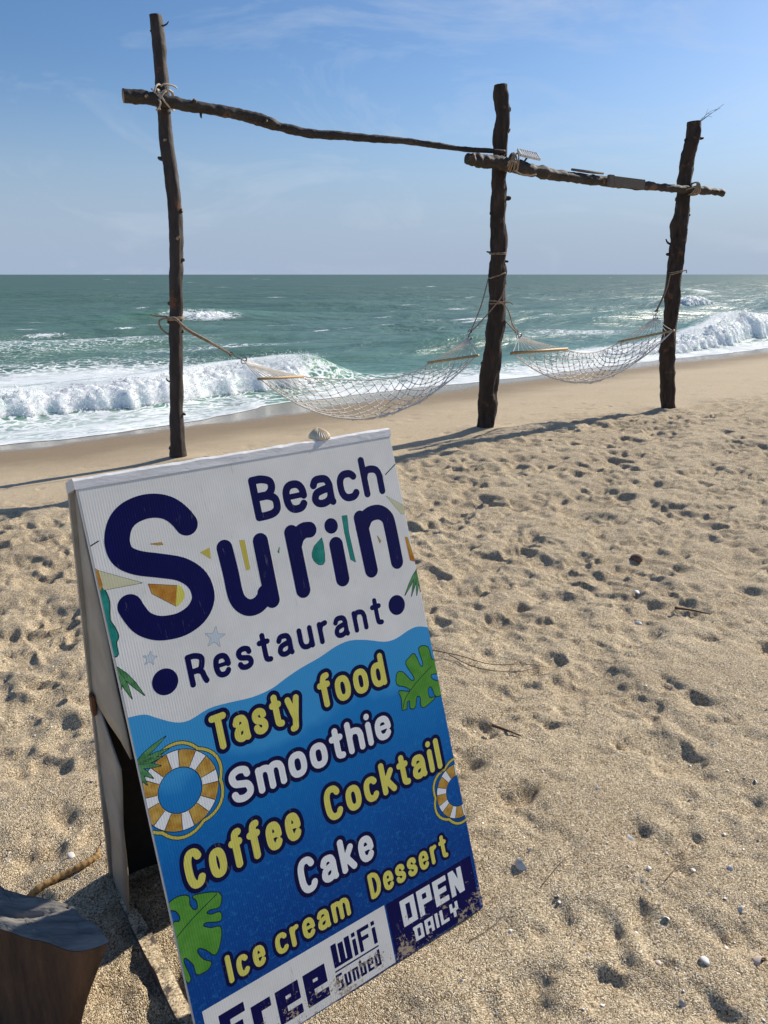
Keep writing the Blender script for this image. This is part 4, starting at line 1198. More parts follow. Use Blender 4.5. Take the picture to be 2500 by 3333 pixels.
def rect(name, x0, y0, x1, y1, mat, layer, label=None):
    F_ = Field(x0, y0, x1, y1); F_.poly([(x0, y0), (x1, y0), (x1, y1), (x0, y1)]); return decal(name, F_, mat, layer, label)
rect('printed_panel', 18, 3, 458, 140, P_['white'], 2, 'white printed strip at the foot of the sign')
rect('printed_panel', 462, 3, 719, 139, P_['navy'], 2, 'dark navy printed block at the foot of the sign')
sqword('Free', 46, 287, 22, 92, 21, P_['navy'], 4, 'large square navy word on the white strip')
sqword('WiFi', 309, 424, 69, 52, 9.5, P_['navy'], 4, 'square navy word above the thin line', gapf=.6)
rect('printed_line', 308, 59.5, 424, 63, P_['navy'], 4)
sqword('Sunbed', 307, 423, 18, 36, 6.2, P_['navy'], 4, 'small square navy word below the thin line', gapf=.7)
sqword('OPEN', 498, 684, 66, 62, 14, P_['lettwhite'], 4, 'square white word on the navy block')
sqword('DAILY', 522, 655, 19, 35, 8.5, P_['lettwhite'], 4, 'smaller square white word on the navy block', gapf=.7)

# --- printed drawings
def shape_decal(name, pts, mat, layer, line=2.4, ink='ink', closed_smooth=False, label=None):
    P = smooth_closed(pts) if closed_smooth else np.array(pts, float)
    lo_, hi_ = P.min(0), P.max(0)
    F_ = Field(lo_[0] - 4, lo_[1] - 4, hi_[0] + 4, hi_[1] + 4); F_.poly(P, line); F_.clip(1, 1, 728, 1198)
    decal(name + '_outline', F_, P_[ink], layer)
    F_ = Field(lo_[0] - 4, lo_[1] - 4, hi_[0] + 4, hi_[1] + 4); F_.poly(P, 0); F_.clip(1, 1, 728, 1198)
    return decal(name, F_, mat, layer + 1, label)
shape_decal('printed_leaf', A_['leafR'], P_['green'], 3, 2.2, closed_smooth=True, label='green printed split leaf at the right edge')
strokes_decal('leaf_vein', [(cs(A_['leafRvein']), 0.9)], P_['ink'], 5)
shape_decal('printed_leaf', A_['leafL'], P_['green'], 3, 2.2, closed_smooth=True, label='green printed split leaf at the lower left edge')
strokes_decal('leaf_vein', [(cs(A_['leafLvein']), 0.9)], P_['ink'], 5)

def life_ring(cx, cy, R1, R0, n, label):
    rope = []
    for k in range(4 * 12 + 1):
        a = 2 * math.pi * k / 48; rr = R1 + 5 + 9 * abs(math.sin(a * 3 + .4)); rope.append((cx + rr * math.cos(a), cy + rr * math.sin(a)))
    strokes_decal('ring_rope_outline', [(rope, 4.4)], P_['ink'], 2)
    strokes_decal('ring_rope', [(rope, 2.8)], P_['ropey'], 3)
    circ = lambda r_: [(cx + r_ * math.cos(k * math.pi / 36), cy + r_ * math.sin(k * math.pi / 36)) for k in range(73)]
    def ann(r1, r0, mat, layer, name, lab=None):
        F_ = Field(cx - r1, cy - r1, cx + r1, cy + r1)
        X, Y = F_.x[None, :], F_.y[:, None]; d = np.hypot(X - cx, Y - cy); F_.d = np.maximum(d - r1, r0 - d); F_.clip(1, 1, 728, 1198)
        decal(name, F_, mat, layer, lab)
    ann(R1 + 1.6, R0 - 1.6, P_['ink'], 4, 'ring_outline')
    ann(R1, R0, P_['lettwhite'], 5, 'printed_life_ring', label)
    for k in range(n):
        a0 = 2 * math.pi * (k + .22) / n; a1 = 2 * math.pi * (k + .78) / n
        def sector(grow, mat, layer, name):
            F_ = Field(cx - R1, cy - R1, cx + R1, cy + R1)
            pts = [(cx + (R1 - .2) * math.cos(a0 - grow + (a1 - a0 + 2 * grow) * q / 8), cy + (R1 - .2) * math.sin(a0 - grow + (a1 - a0 + 2 * grow) * q / 8)) for q in range(9)]
            pts += [(cx + (R0 + .2) * math.cos(a1 + grow - (a1 - a0 + 2 * grow) * q / 8), cy + (R0 + .2) * math.sin(a1 + grow - (a1 - a0 + 2 * grow) * q / 8)) for q in range(9)]
            F_.poly(pts); F_.clip(1, 1, 728, 1198); decal(name, F_, mat, layer)
        sector(.022, P_['ink'], 6, 'ring_stripe_edge'); sector(0, P_['gold'], 7, 'ring_stripe')
life_ring(68, 572, 78, 45, 8, 'printed white and gold life ring')
life_ring(722, 304, 65, 38, 9, 'printed white and gold life ring cut off by the right edge')

def palm(base, tips, label, wd=6.0, layer=8):
    for t_ in tips:
        b_, t2 = np.array(base, float), np.array(t_, float); d = t2 - b_; n_ = np.array([-d[1], d[0]]) / np.linalg.norm(d)
        pts = [b_, b_ + d * .35 + n_ * wd * .8, b_ + d * .62 + n_ * wd * .75, t2, b_ + d * .62 - n_ * wd * .6, b_ + d * .35 - n_ * wd * .7]
        shape_decal('printed_palm_leaf', pts, P_['palm'], layer, 1.2)
palm(A_['palm1'][0], A_['palm1'][1:], '', 6.5, 8)
palm(A_['palm2'][0], A_['palm2'][1:], '', 6.5, 2)
palm(A_['palm3'][0], A_['palm3'][1:], '', 5.0, 2)
for (c_, r_) in (((201, 843), 22), ((65, 840), 14)):
    pts = [(c_[0] + (r_ if k % 2 == 0 else r_ * .42) * math.cos(math.radians(72 + 36 * k)), c_[1] + (r_ if k % 2 == 0 else r_ * .42) * math.sin(math.radians(72 + 36 * k))) for k in range(10)]
    shape_decal('printed_starfish', pts, P_['palestar'], 2, .9, 'star_ink', True)
shape_decal('printed_cone', A_['cone1'], P_['orange'], 2, .8); shape_decal('printed_cone_end', A_['cone1b'], P_['yellow'], 2, .5, 'yellow', True)
shape_decal('printed_pennant', A_['tri1'], P_['paley'], 2, .7); shape_decal('printed_pennant_edge', [(1, 1036), (6, 1029), (8, 1000), (1, 990)], P_['orange'], 4, .3)
shape_decal('printed_shell', A_['teal1'], P_['teal'], 2, 2.0, 'ink', True)
shape_decal('printed_shell', A_['teal2'], P_['teal'], 2, .9, 'ink', True); shape_decal('printed_shell', A_['teal3'], P_['teal'], 2, .9, 'ink')
for k, mt in (('yel1', 'ropey'), ('yel2', 'ropey'), ('tri2', 'paley'), ('cone2', 'orange'), ('chip1', 'orange'), ('chip2', 'orange'), ('gr', 'green')):
    shape_decal('printed_fragment', A_[k], P_[mt], 2, .4, 'ink' if k in ('chip1', 'chip2', 'tri2', 'gr') else mt)
strokes_decal('printed_mark', [(A_['mark1'], 1.2)], P_['ink'], 2)
strokes_decal('printed_mark', [([(2, 1078), (18, 1084)], 1.2)], P_['ink'], 2)

# ------------------------------------------------------------------ posts and beams
def log(name, chain_, mat, label, cat, group, stubs, seed, rough=0.10, ridge=0.10, nseg=28, bury=0.0, cut=True, freq=9):
    P = np.array(chain_, float)
    if bury:
        d = P[-1] - P[-2]; d[3] = 0; d = d / np.linalg.norm(d[:3]); ext = P[-1].copy(); ext[:3] += d[:3] * bury; P = np.vstack([P, ext])
    C4 = catmull(P, 12)
    base = Vector(P[-1][:3]) if bury else Vector(P[0][:3])
    e = empty(name, base)
    v, f, nc = tube([Vector(p[:3]) - base for p in C4], C4[:, 3], nseg, rough=rough, freq=freq, seed=seed, ridge=ridge)
    fm = [0] * (len(f) - 2) + [1, 1]
    mesh_obj('trunk', v, f, None, e, mats=[mat, M['cut_wood'] if cut else mat], fmat=fm)
    for (q, ang, ln, r, sw) in stubs:
        i = min(int(q * (len(C4) - 1)), len(C4) - 2); c = Vector(C4[i][:3]); ax = (Vector(C4[i + 1][:3]) - c).normalized()
        u = ax.cross(Vector((0, 1, 0))).normalized(); w = u.cross(ax)         # u lies across the view of someone facing the sea
        d = (u * math.cos(ang) + w * math.sin(ang)).normalized(); rr = C4[i][3]
        p0 = c + d * rr * .55 - base; p1 = c + d * (rr + ln * .5) + ax * sw * ln * .4 - base; p2 = c + d * (rr + ln) + ax * sw * ln - base
        v, f, nc = tube(catmull([p0, p1, p2], 4), [r * (1.5 - .22 * k / 2) for k in range(9)] if ln < .06 else [r * (1.25 - .13 * k) for k in range(9)], 8, rough=.2, freq=30, seed=seed + q)
        mesh_obj('branch_stub', v, f, None, e, mats=[mat, M['cut_wood'] if r > .012 else mat], fmat=[0] * (len(f) - 2) + [1, 1])
    tag(e, label, cat, group)
    return e
PI = math.pi
log('wooden_post', POST1, M['bark_smooth'], 'tallest dark smooth-barked post behind the sign, nearest the camera', 'post', 'rough posts of the hammock frame',
    [(.05, PI * .9, .012, .012, .2), (.04, 0.2, .045, .006, -.8), (.33, PI, .03, .014, -.6), (.23, PI * .98, .035, .010, -.9), (.42, -.2, .012, .016, 0), (.5, 0, .014, .012, 0), (.58, PI, .015, .014, 0), (.62, PI, .018, .012, .3), (.64, .1, .014, .014, 0), (.74, PI, .03, .006, -1.2), (.80, 0.0, .02, .01, .6), (.94, PI, .06, .018, .5), (.90, PI * .95, .012, .016, 0), (.30, -PI / 2, .008, .014, 0), (.47, -PI / 2 + .4, .008, .02, 0)], 1.0, .17, .11, bury=.45, freq=13)
log('wooden_post', POST2, M['bark_rough'], 'rough dark post standing between the two hammocks', 'post', 'rough posts of the hammock frame',
    [(.05, 0, .012, .02, 0), (.12, 0, .02, .022, 0), (.2, .1, .015, .02, .2), (.38, 0, .045, .02, 0), (.42, PI, .012, .015, 0), (.5, PI, .03, .007, -.4), (.53, 0, .03, .010, .2), (.58, PI, .012, .016, 0), (.78, PI, .02, .015, 0), (.7, 0, .012, .02, 0), (.86, 0.1, .012, .02, 0)], 5.0, .26, .16, bury=.45, freq=13)
log('wooden_post', POST3, M['bark_rough'], 'crooked dark post at the far right of the hammock frame', 'post', 'rough posts of the hammock frame',
    [(.10, 0, .045, .012, -.3), (.12, PI, .014, .016, 0), (.36, PI, .016, .022, 0), (.41, 0, .02, .012, .1), (.46, 0, .012, .015, 0), (.5, PI, .05, .010, -1.3), (.53, PI, .035, .016, -.3), (.62, PI, .012, .02, 0), (.85, 0, .012, .02, 0), (.78, PI, .012, .02, 0)], 9.0, .24, .16, bury=.4, freq=13)
log('wooden_crossbeam', BEAM1, M['beam_bark'], 'long tapering grey-brown crossbeam lashed to the two nearer posts', 'beam', 'crossbeams of the hammock frame',
    [(.085, -PI / 2, .008, .016, 0), (.16, PI / 2, .016, .016, 0), (.235, -.8, .02, .017, 0), (.23, PI / 2 + .3, .03, .006, .2), (.25, -PI, .03, .008, .2), (.31, PI / 2, .012, .009, 0), (.40, PI / 2 + PI, .03, .013, .2), (.44, -PI / 2, .018, .008, .6), (.50, PI / 2, .02, .004, .2), (.56, PI / 2, .016, .010, 0), (.6, PI / 2, .03, .005, -.2), (.66, PI / 2, .018, .009, 0), (.7, -PI / 2, .03, .005, .3), (.8, PI / 2, .02, .007, 0), (.77, -PI / 2, .02, .007, 0), (.9, PI / 2, .015, .006, 0)], 13.0, .24, .10, 20, freq=13)
log('wooden_crossbeam', [(a, b, c, d * .86) for a, b, c, d in BEAM2], M['beam_bark'], 'thicker knotty crossbeam running between the two farther posts', 'beam', 'crossbeams of the hammock frame',
    [(.02, -PI / 2 + .4, .03, .02, 0), (.36, PI / 2, .07, .011, -.9), (.33, PI / 2 + .3, .04, .006, -2), (.45, -PI / 2, .025, .008, .4), (.52, -PI / 2, .022, .010, .2), (.57, -PI / 2, .03, .010, .9), (.61, -PI / 2, .022, .008, 0), (.66, PI / 2, .06, .006, .7), (.72, -PI / 2, .02, .008, 0), (.80, PI / 2, .012, .010, 0), (.87, -PI / 2, .02, .010, 0), (.86, PI / 2, .014, .010, .5), (.93, PI / 2, .014, .011, 0), (.965, -PI / 2, .014, .010, 0), (.985, PI / 2, .03, .008, .3), (.94, -PI / 2, .016, .010, .2)], 17.0, .30, .14, 20, cut=False, freq=15)

# weathered board nailed over the middle of the far crossbeam
def beam2_at(x):
    B = np.array(BEAM2); return np.array([np.interp(x, B[:, 0], B[:, k]) for k in range(4)])
pa, pb = beam2_at(2.12), beam2_at(2.66)
ax_ = Vector(pb[:3] - pa[:3]).normalized(); fr = ax_.cross(Vector((0, 0, 1))).normalized(); upv = fr.cross(ax_) * -1
fr = fr if fr.y < 0 else -fr
upv = ax_.cross(fr); upv = upv if upv.z > 0 else -upv
pe = empty('wooden_board', Vector(pa[:3]))
mid_ = (Vector(pa[:3]) + Vector(pb[:3])) / 2 + fr * .066 - Vector(pa[:3])
v, f = box(mid_ + ax_ * .04, ax_, fr, upv, .215, .011, .045, .003)
mesh_obj('plank', v, f, M['plank'], pe, smooth=False)
v, f = box(mid_ - ax_ * .215, ax_, fr, upv, .032, .020, .052, .003)
mesh_obj('end_block', v, f, M['plank'], pe, smooth=False)
tag(pe, 'short weathered grey board fixed to the middle of the farther crossbeam', 'board')
# thin strip of wood lying along the same beam
pa2, pb2 = beam2_at(1.80), beam2_at(2.16)
sp_ = empty('wood_strip', Vector(pa2[:3]))
v, f, _ = tube([Vector((0, -.02, pa2[3] + .012)), (Vector(pb2[:3]) - Vector(pa2[:3])) * .5 + Vector((0, -.02, pa2[3] + .010)), Vector(pb2[:3]) - Vector(pa2[:3]) + Vector((0, -.03, pb2[3] + .010))], [.012, .013, .010], 8, rough=.2, freq=20)
mesh_obj('strip', v, f, M['plank'], sp_)
tag(sp_, 'thin dark strip of wood lying on top of the farther crossbeam', 'wood strip')

# ribbed white panel propped on the beams beside the middle post
pn = empty('ribbed_panel', (1.334, 7.75, 2.50))
ex = Vector((.19, .03, -.034)).normalized(); ey = Vector((.09, .17, .055)); ey = (ey - ex * ey.dot(ex)).normalized(); ez = ex.cross(ey)
pc_ = Vector((0, 0, .052))
v, f = box(pc_, ex, ey, ez, .098, .082, .006, .002)
mesh_obj('tray', v, f, M['white_plastic'], pn, smooth=False)
for sx_2, sy_2, hx_2, hy_2 in ((0, .079, .098, .005), (0, -.079, .098, .005), (.094, 0, .005, .074), (-.094, 0, .005, .074)):
    v, f = box(pc_ + ex * sx_2 + ey * sy_2 + ez * .012, ex, ey, ez, hx_2, hy_2, .0065, .001)
    mesh_obj('rim', v, f, M['white_plastic'], pn, smooth=False)
for k in range(8):
    v, f = box(pc_ + ex * (-.077 + .022 * k) + ez * .010, ex, ey, ez, .0045, .0735, .0045, .001)
    mesh_obj('rib', v, f, M['white_plastic'], pn, smooth=False)
v, f, _ = tube([pc_ - ez * .006, Vector((-.03, .0, .005)), Vector((-.045, -.01, -.03))], .009, 8)
mesh_obj('bracket', v, f, M['metal'], pn)
tag(pn, 'small white ribbed panel propped on the beams beside the middle post', 'panel')

# ------------------------------------------------------------------ ropes
def rope_thing(name, chains, mat, r, label, cat='rope', group=None, part='strand'):
    base = Vector(chains[0][0][0])
    e = empty(name, base)
    for ch, closed in chains:
        C3 = catmull(np.array(ch, float), 5) if not closed else np.array(ch, float)
        v, f, _ = tube([Vector(p) - base for p in C3], r, 6, closed=closed)
        mesh_obj(part, v, f, mat, e)
    tag(e, label, cat, group)
    return e

def loop_round(c, e1, e2, h1, h2, n=24, skew=(0, 0, 0), ph=0.0, jit=.004, seed=0):
    """rounded loop in the plane e1,e2 about c"""
    c, e1, e2 = Vector(c), Vector(e1).normalized(), Vector(e2).normalized()
    out = []
    for k in range(n):
        a = 2 * PI * k / n + ph; ca, sa = math.cos(a), math.sin(a)
        x = math.copysign(abs(ca) ** .75, ca) * h1; y = math.copysign(abs(sa) ** .75, sa) * h2
        out.append(c + e1 * x + e2 * y + Vector(skew) * math.sin(a * 2) + Vector((0, 0, jit * mnoise.noise(Vector((a * 2, seed, 0))))))
    return out
j1 = Vector((-1.697, 6.575, 2.79))
chs = []
for k, (a, off) in enumerate([(38, 0), (52, .02), (-42, -.01), (-56, .02), (75, -.03)]):
    d = Vector((math.cos(math.radians(a)), 0, math.sin(math.radians(a))))
    chs.append((loop_round(j1 + Vector((off, 0, -off * .5)), (0, 1, 0), d, .125, .078, seed=k), True))
chs.append(([j1 + Vector((.02, -.125, .06)), j1 + Vector((.05, -.12, .075)), j1 + Vector((.10, -.07, .075)), j1 + Vector((.115, -.02, .07))], False))
chs.append(([j1 + Vector((0, -.13, -.03)), j1 + Vector((.015, -.145, -.055)), j1 + Vector((.0, -.14, -.09)), j1 + Vector((-.03, -.11, -.10))], False))
rope_thing('lashing_rope', chs, M['rope_pale'], .0068, 'pale rope lashing the long crossbeam to the nearest tall post', group='lashings of the frame')
j2 = Vector((1.115, 7.63, 2.475))
chs = []
for k, (a, ox) in enumerate([(82, .04), (94, .055), (104, .075), (76, .025), (88, .09), (60, .02)]):
    d = Vector((math.cos(math.radians(a)), 0, math.sin(math.radians(a))))
    chs.append((loop_round(j2 + Vector((ox, 0, 0)), (0, 1, 0), d, .135, .074, seed=k + 9), True))
chs.append(([j2 + Vector((.05, -.14, -.08)), j2 + Vector((.12, -.12, -.115)), j2 + Vector((.21, -.08, -.12)), j2 + Vector((.27, -.04, -.105))], False))
rope_thing('lashing_rope', chs, M['rope_brown'], .0075, 'brown rope lashing both crossbeams to the middle post', group='lashings of the frame')
j3 = Vector((3.25, 8.87, 2.385))
chs = [(loop_round(j3 + Vector((ox, 0, -.01)), (0, 1, 0), (math.cos(math.radians(a)), 0, math.sin(math.radians(a))), .135, .062, seed=k + 20), True) for k, (a, ox) in enumerate([(80, .05), (92, .065), (100, .08), (70, .035), (20, .0)])]
rope_thing('lashing_rope', chs, M['rope_brown'], .007, 'brown rope lashing the crossbeam to the farthest post', group='lashings of the frame')
rope_thing('rope_loop', [(loop_round((1.08, 7.705, 1.70), (1, .0, .05), (0, 1, .1), .077, .077, seed=3), True), (loop_round((1.08, 7.705, 1.688), (1, .0, .02), (0, 1, .1), .076, .076, seed=5), True)], M['rope_brown'], .0045, 'thin rope loop round the middle post above the hammock ropes')

# hammock ropes -------------------------------------------------------
H1, H2 = HAM1, HAM2
Vv = Vector
pw1 = Vv((-1.748, 6.634, 1.155))
rope_thing('hanging_rope', [
    (loop_round(pw1, (1, 0, .05), (0, 1, 0), .066, .066, seed=2), True), (loop_round(pw1 + Vv((0, 0, -.014)), (1, 0, .12), (0, 1, 0), .067, .067, seed=4), True),
    ([pw1 + Vv((-.05, -.055, .005)), pw1 + Vv((0.02, -.075, -.002)), Vv(H1['pl']).lerp(Vv(H1['hook']), .25) + Vv((0, -.02, 0)), Vv(H1['pl']).lerp(Vv(H1['hook']), .6), Vv(H1['hook'])], False),
    ([pw1 + Vv((-.04, -.06, -.012)), pw1 + Vv((0.03, -.077, -.02)), Vv(H1['pl']).lerp(Vv(H1['hook']), .25) + Vv((0, -.01, -.018)), Vv(H1['pl']).lerp(Vv(H1['hook']), .6) + Vv((0, 0, -.012)), Vv(H1['hook']) + Vv((.004, .0, -.006))], False),
    ([pw1 + Vv((-.03, -.065, .004)), pw1 + Vv((-.07, -.05, .01)), pw1 + Vv((-.13, -.04, .012)), pw1 + Vv((-.20, -.03, .022))], False),
    ([pw1 + Vv((-.05, -.06, 0)), pw1 + Vv((-.12, -.05, -.02)), pw1 + Vv((-.125, -.04, -.075)), pw1 + Vv((-.085, -.02, -.125)), pw1 + Vv((-.05, 0.0, -.14))], False)],
    M['rope_brown'], .0075, 'doubled tan rope tied round the nearest post with loose tails')
pc2, pc2b = Vv((1.100, 7.705, 1.235)), Vv((1.085, 7.705, 1.49))
rope_thing('hanging_rope', [
    (loop_round(pc2b, (1, 0, .35), (0, 1, 0), .079, .079, seed=7), True),
    ([pc2b + Vv((-.085, -.01, -.03)), Vv((.93, 7.60, 1.22)), Vv((.845, 7.58, 1.0)), Vv(H1['rr']) + Vv((.01, 0, .05))], False),
    ([pc2 + Vv((.055, -.07, .17)), pc2 + Vv((.02, -.095, .06)), pc2 + Vv((-.07, -.085, -.06)), Vv((.90, 7.60, 1.03)), Vv(H1['rr']) + Vv((.015, 0, .05))], False)],
    M['rope_brown'], .0065, 'crossed tan ropes from the middle post to the nearer hammock')
rope_thing('hanging_rope', [
    (loop_round(pc2, (1, 0, .04), (0, 1, .02), .080, .080, seed=8), True), (loop_round(pc2 + Vv((0, 0, .016)), (1, 0, -.12), (0, 1, .02), .081, .081, seed=9), True),
    ([pc2 + Vv((-.05, -.08, .03)), pc2 + Vv((.03, -.09, .0)), pc2 + Vv((.10, -.05, -.07)), Vv((1.27, 7.8, 1.03)), Vv(H2['rl']) + Vv((-.02, 0, .04))], False),
    ([pc2 + Vv((.07, -.06, -.16)), Vv((1.27, 7.8, .99)), Vv(H2['rl']) + Vv((-.015, 0, .03))], False),
    ([pc2 + Vv((.06, -.07, .01)), pc2 + Vv((.11, -.07, .008)), pc2 + Vv((.14, -.06, -.01))], False)],
    M['rope_brown'], .0065, 'tan ropes wound round the middle post holding the farther hammock')
pw3 = Vv((3.236, 8.948, 1.515))
rope_thing('hanging_rope', [
    (loop_round(pw3, (1, 0, .25), (0, 1, 0), .080, .080, seed=12), True), (loop_round(pw3 + Vv((0, 0, .015)), (1, 0, .18), (0, 1, 0), .081, .081, seed=13), True),
    ([pw3 + Vv((-.07, -.06, -.02)), Vv((3.12, 8.83, 1.33)), Vv(H2['rr']) + Vv((.01, 0, .06))], False), ([pw3 + Vv((-.085, .0, -.02)), Vv((3.10, 8.84, 1.30)), Vv(H2['rr']) + Vv((.0, 0, .06))], False),
    ([pw3 + Vv((.08, -.04, .02)), pw3 + Vv((.105, -.05, .03)), pw3 + Vv((.11, -.05, .0))], False)],
    M['rope_brown'], .0062, 'thin rope from the farthest post to the farther hammock')

# ------------------------------------------------------------------ hammocks
def hook(p, q, e, kind='hook'):
    p, q = Vv(p), Vv(q)
    d = (q - p); u = d.normalized(); w = u.cross(Vv((0, 1, 0))).normalized(); L_ = d.length
    ch = []
    for k in range(9): a = PI * 1.15 * k / 8; ch.append(p + w * (-.018 + .018 * math.cos(a) * -1) * -1 + u * (-.018 * math.sin(a)) - w * .018)
    ch = ch[::-1]
    ch += [p.lerp(q, .3) + w * .0, p.lerp(q, .7)]
    for k in range(9): a = PI * 1.15 * k / 8; ch.append(q + w * (.016 - .016 * math.cos(a)) + u * (.016 * math.sin(a)))
    v, f, _ = tube([x for x in ch], .0042, 6)
    return v, f

def hammock(H, label, nu, nv, seed, hooks):
    base = Vv(H['nb'])
    e = empty('net_hammock', base)
    g_ = np.random.default_rng(seed)
    Ln, Lf, Rn, Rf, nb, fb = [np.array(H[k]) for k in ('Ln', 'Lf', 'Rn', 'Rf', 'nb', 'fb')]
    def S(u, v):
        """u 0 near edge .. 1 far edge, v 0 left bar .. 1 right bar"""
        A = Ln + (Lf - Ln) * u; B = Rn + (Rf - Rn) * u
        m_ = nb + (fb - nb) * u; ctrl = 2 * m_ - (A + B) / 2
        P = (1 - v) ** 2 * A + 2 * v * (1 - v) * ctrl + v * v * B
        bow = 4 * u * (1 - u) * (4 * v * (1 - v)) ** .6
        P = P + np.array([0, 0, -.12 * bow])
        pull = 1 - .16 * (4 * v * (1 - v)) * 0
        return P
    nodes = {}
    for j in range(nv + 1):
        for i in range(nu + 1):
            if (i + j) % 2 == 0 or i in (0, nu):
                p = S(i / nu, j / nv)
                if 0 < i < nu and 0 < j < nv: p = p + g_.normal(0, .006, 3)
                nodes[i, j] = Vv(p) - base
    segs = []
    for (i, j) in nodes:
        if (i + j) % 2: continue
        for di in (-1, 1):
            if (i + di, j + 1) in nodes and 0 <= i + di <= nu and j + 1 <= nv:
                segs.append((nodes[i, j], nodes[i + di, j + 1]))
    V, Fc = [], []
    for a, b_ in segs:
        m_ = (a + b_) / 2 + Vv((0, 0, -.004))
        v, f, _ = tube([a, m_, b_], .0037, 5, caps=False)
        o = len(V); V += v; Fc += [tuple(k + o for k in q) for q in f]
    net = mesh_obj('net', V, Fc, M['rope_net'], e)
    for u in (0, 1):
        v, f, _ = tube([Vv(S(u, k / 40)) - base for k in range(41)], .0062, 6)
        mesh_obj('edge_cord', v, f, M['rope_net'], e)
    V, Fc = [], []
    for (i, j), p in nodes.items():
        if (i + j) % 2 or i in (0, nu) or j in (0, nv): continue
        v, f = box(p, (1, 0, 0), (0, .7, .7), (0, -.7, .7), .0075, .0065, .0065)
        o = len(V); V += v; Fc += [tuple(k + o for k in q) for q in f]
    kn = mesh_obj('net_knots', V, Fc, M['rope_net'], net); kn["kind"] = 'stuff'
    for (A, B, ring, side) in ((Ln, Lf, H['rl'], 'l'), (Rn, Rf, H['rr'], 'r')):
        d = Vv(B - A).normalized(); c_ = Vv((A + B) / 2) - base; L_ = np.linalg.norm(B - A) / 2 + .02
        axs = (Vv(H['rr']) - Vv(H['rl'])).normalized(); n_ = d.cross(axs).normalized(); m_ = n_.cross(d)
        v, f = box(c_, d, m_, n_, L_, .019, .011, .004)
        mesh_obj('spreader_bar', v, f, M['bar_wood'], e)
        for k in range(11):
            p = Vv(A + (B - A) * (k / 10)) - base; r_ = Vv(ring) - base
            md = p.lerp(r_, .5) + Vv((0, 0, -.008))
            v, f, _ = tube(catmull([p, md, r_], 3), .0040, 5, caps=False)
            mesh_obj('suspension_cord', v, f, M['rope_net'], e)
        rc = Vv(ring) - base
        v, f, _ = tube(loop_round(rc, (1, .3, 0), (0, 0, 1), .024, .026, 14, jit=0), .005, 6, closed=True)
        mesh_obj('ring', v, f, M['ring'], e)
    for (p, q) in hooks:
        v, f = hook(Vv(p) - base, Vv(q) - base, e)
        mesh_obj('hook', v, f, M['metal'], e)
    tag(e, label, 'hammock', 'net hammocks hung between the posts')
    return e
hammock(H1, 'nearer net hammock hanging between the nearest and middle posts', 14, 30, 31, [(H1['hook'], H1['rl']), (tuple(Vv(H1['rr']) + Vv((.012, 0, .055))), H1['rr'])])
hammock(H2, 'farther net hammock hanging between the middle and farthest posts', 14, 28, 37, [(tuple(Vv(H2['rl']) + Vv((-.022, 0, .042))), H2['rl']), (tuple(Vv(H2['rr']) + Vv((.008, 0, .065))), H2['rr'])])

# dry tuft caught at the top of the farthest post and a thread on the nearest one
tw = empty('dry_grass_tuft', (3.31, 8.90, 3.03))
for k, (dx, dz, b_) in enumerate([(.20, .13, .02), (.17, .12, .04), (.24, .17, .015), (.12, .09, .03), (.14, .05, .03), (.09, .13, -.01), (.05, .04, .02)]):
    v, f, _ = tube(catmull([Vv((-.03, 0, -.03)), Vv((dx * .45, 0, dz * .35 + b_)), Vv((dx, .01 * k, dz))], 4), .0016, 4)
    mesh_obj('stem', v, f, M['twig'], tw)
tag(tw, 'wispy dry stems sticking out from the farthest post top', 'dry grass')

# ------------------------------------------------------------------ shells
def cockle(w, h, d, ribs, nr=9, na=44, lift=0.0):
    """one valve lying on its rim: hinge at -y, ribs fan out; returns verts and faces with an inner skin"""
    def P(r, a, k=1.0):
        th = -1.75 + 3.5 * a
        rr = r * (0.80 + .20 * math.cos(th * .8)) * (1 + .03 * math.cos(ribs * a * 2 * PI) * r)
        x = w * rr * math.sin(th) * .62; y = d * (rr * math.cos(th) * .75 - .15)
        q = min(1.0, r)
        z = h * (math.sqrt(max(0, 1 - (q ** 1.9))) * (.72 + .28 * (1 - q)) + .0) * (1 + .075 * math.cos(ribs * a * 2 * PI) * min(1, r * 2))
        return Vv((x * k, y * k, z * k + lift))
    V, Fc = [], []
    for k in (1.0, .93):
        o = len(V)
        for i in range(nr + 1):
            for j in range(na + 1): V.append(P((i / nr) ** .75 * .999 + .001, j / na, k))
        for i in range(nr):
            for j in range(na):
                a = o + i * (na + 1) + j
                q = (a, a + na + 1, a + na + 2, a + 1)
                Fc.append(q if k == 1.0 else q[::-1])
    n1 = (nr + 1) * (na + 1)
    for j in range(na):
        a = nr * (na + 1) + j; Fc.append((a, a + n1, a + n1 + 1, a + 1))
    return V, Fc

def seat(o, x, y, sink=0.0):
    o.location = (x, y, float(sand_z(x, y)) - sink)

sh = empty('scallop_shell')
v, f = cockle(.046, .023, .044, 16, 12, 128)
mesh_obj('valve', v, f, M['shell'], sh)
v, f, _ = tube([Vv((-.009, -.015, .003)), Vv((0, -.020, .006)), Vv((.009, -.015, .003))], [.002, .004, .002], 8)
mesh_obj('hinge', v, f, M['shell'], sh)
ptop = BM @ Vv((0.548, BH + 0.0125, -0.020))
sh.matrix_world = Matrix.Translation(ptop) @ Matrix.Rotation(math.atan2(b_a.y, b_a.x) + PI * .98, 4, 'Z')
tag(sh, 'cream ribbed scallop shell resting on top of the sign', 'shell')

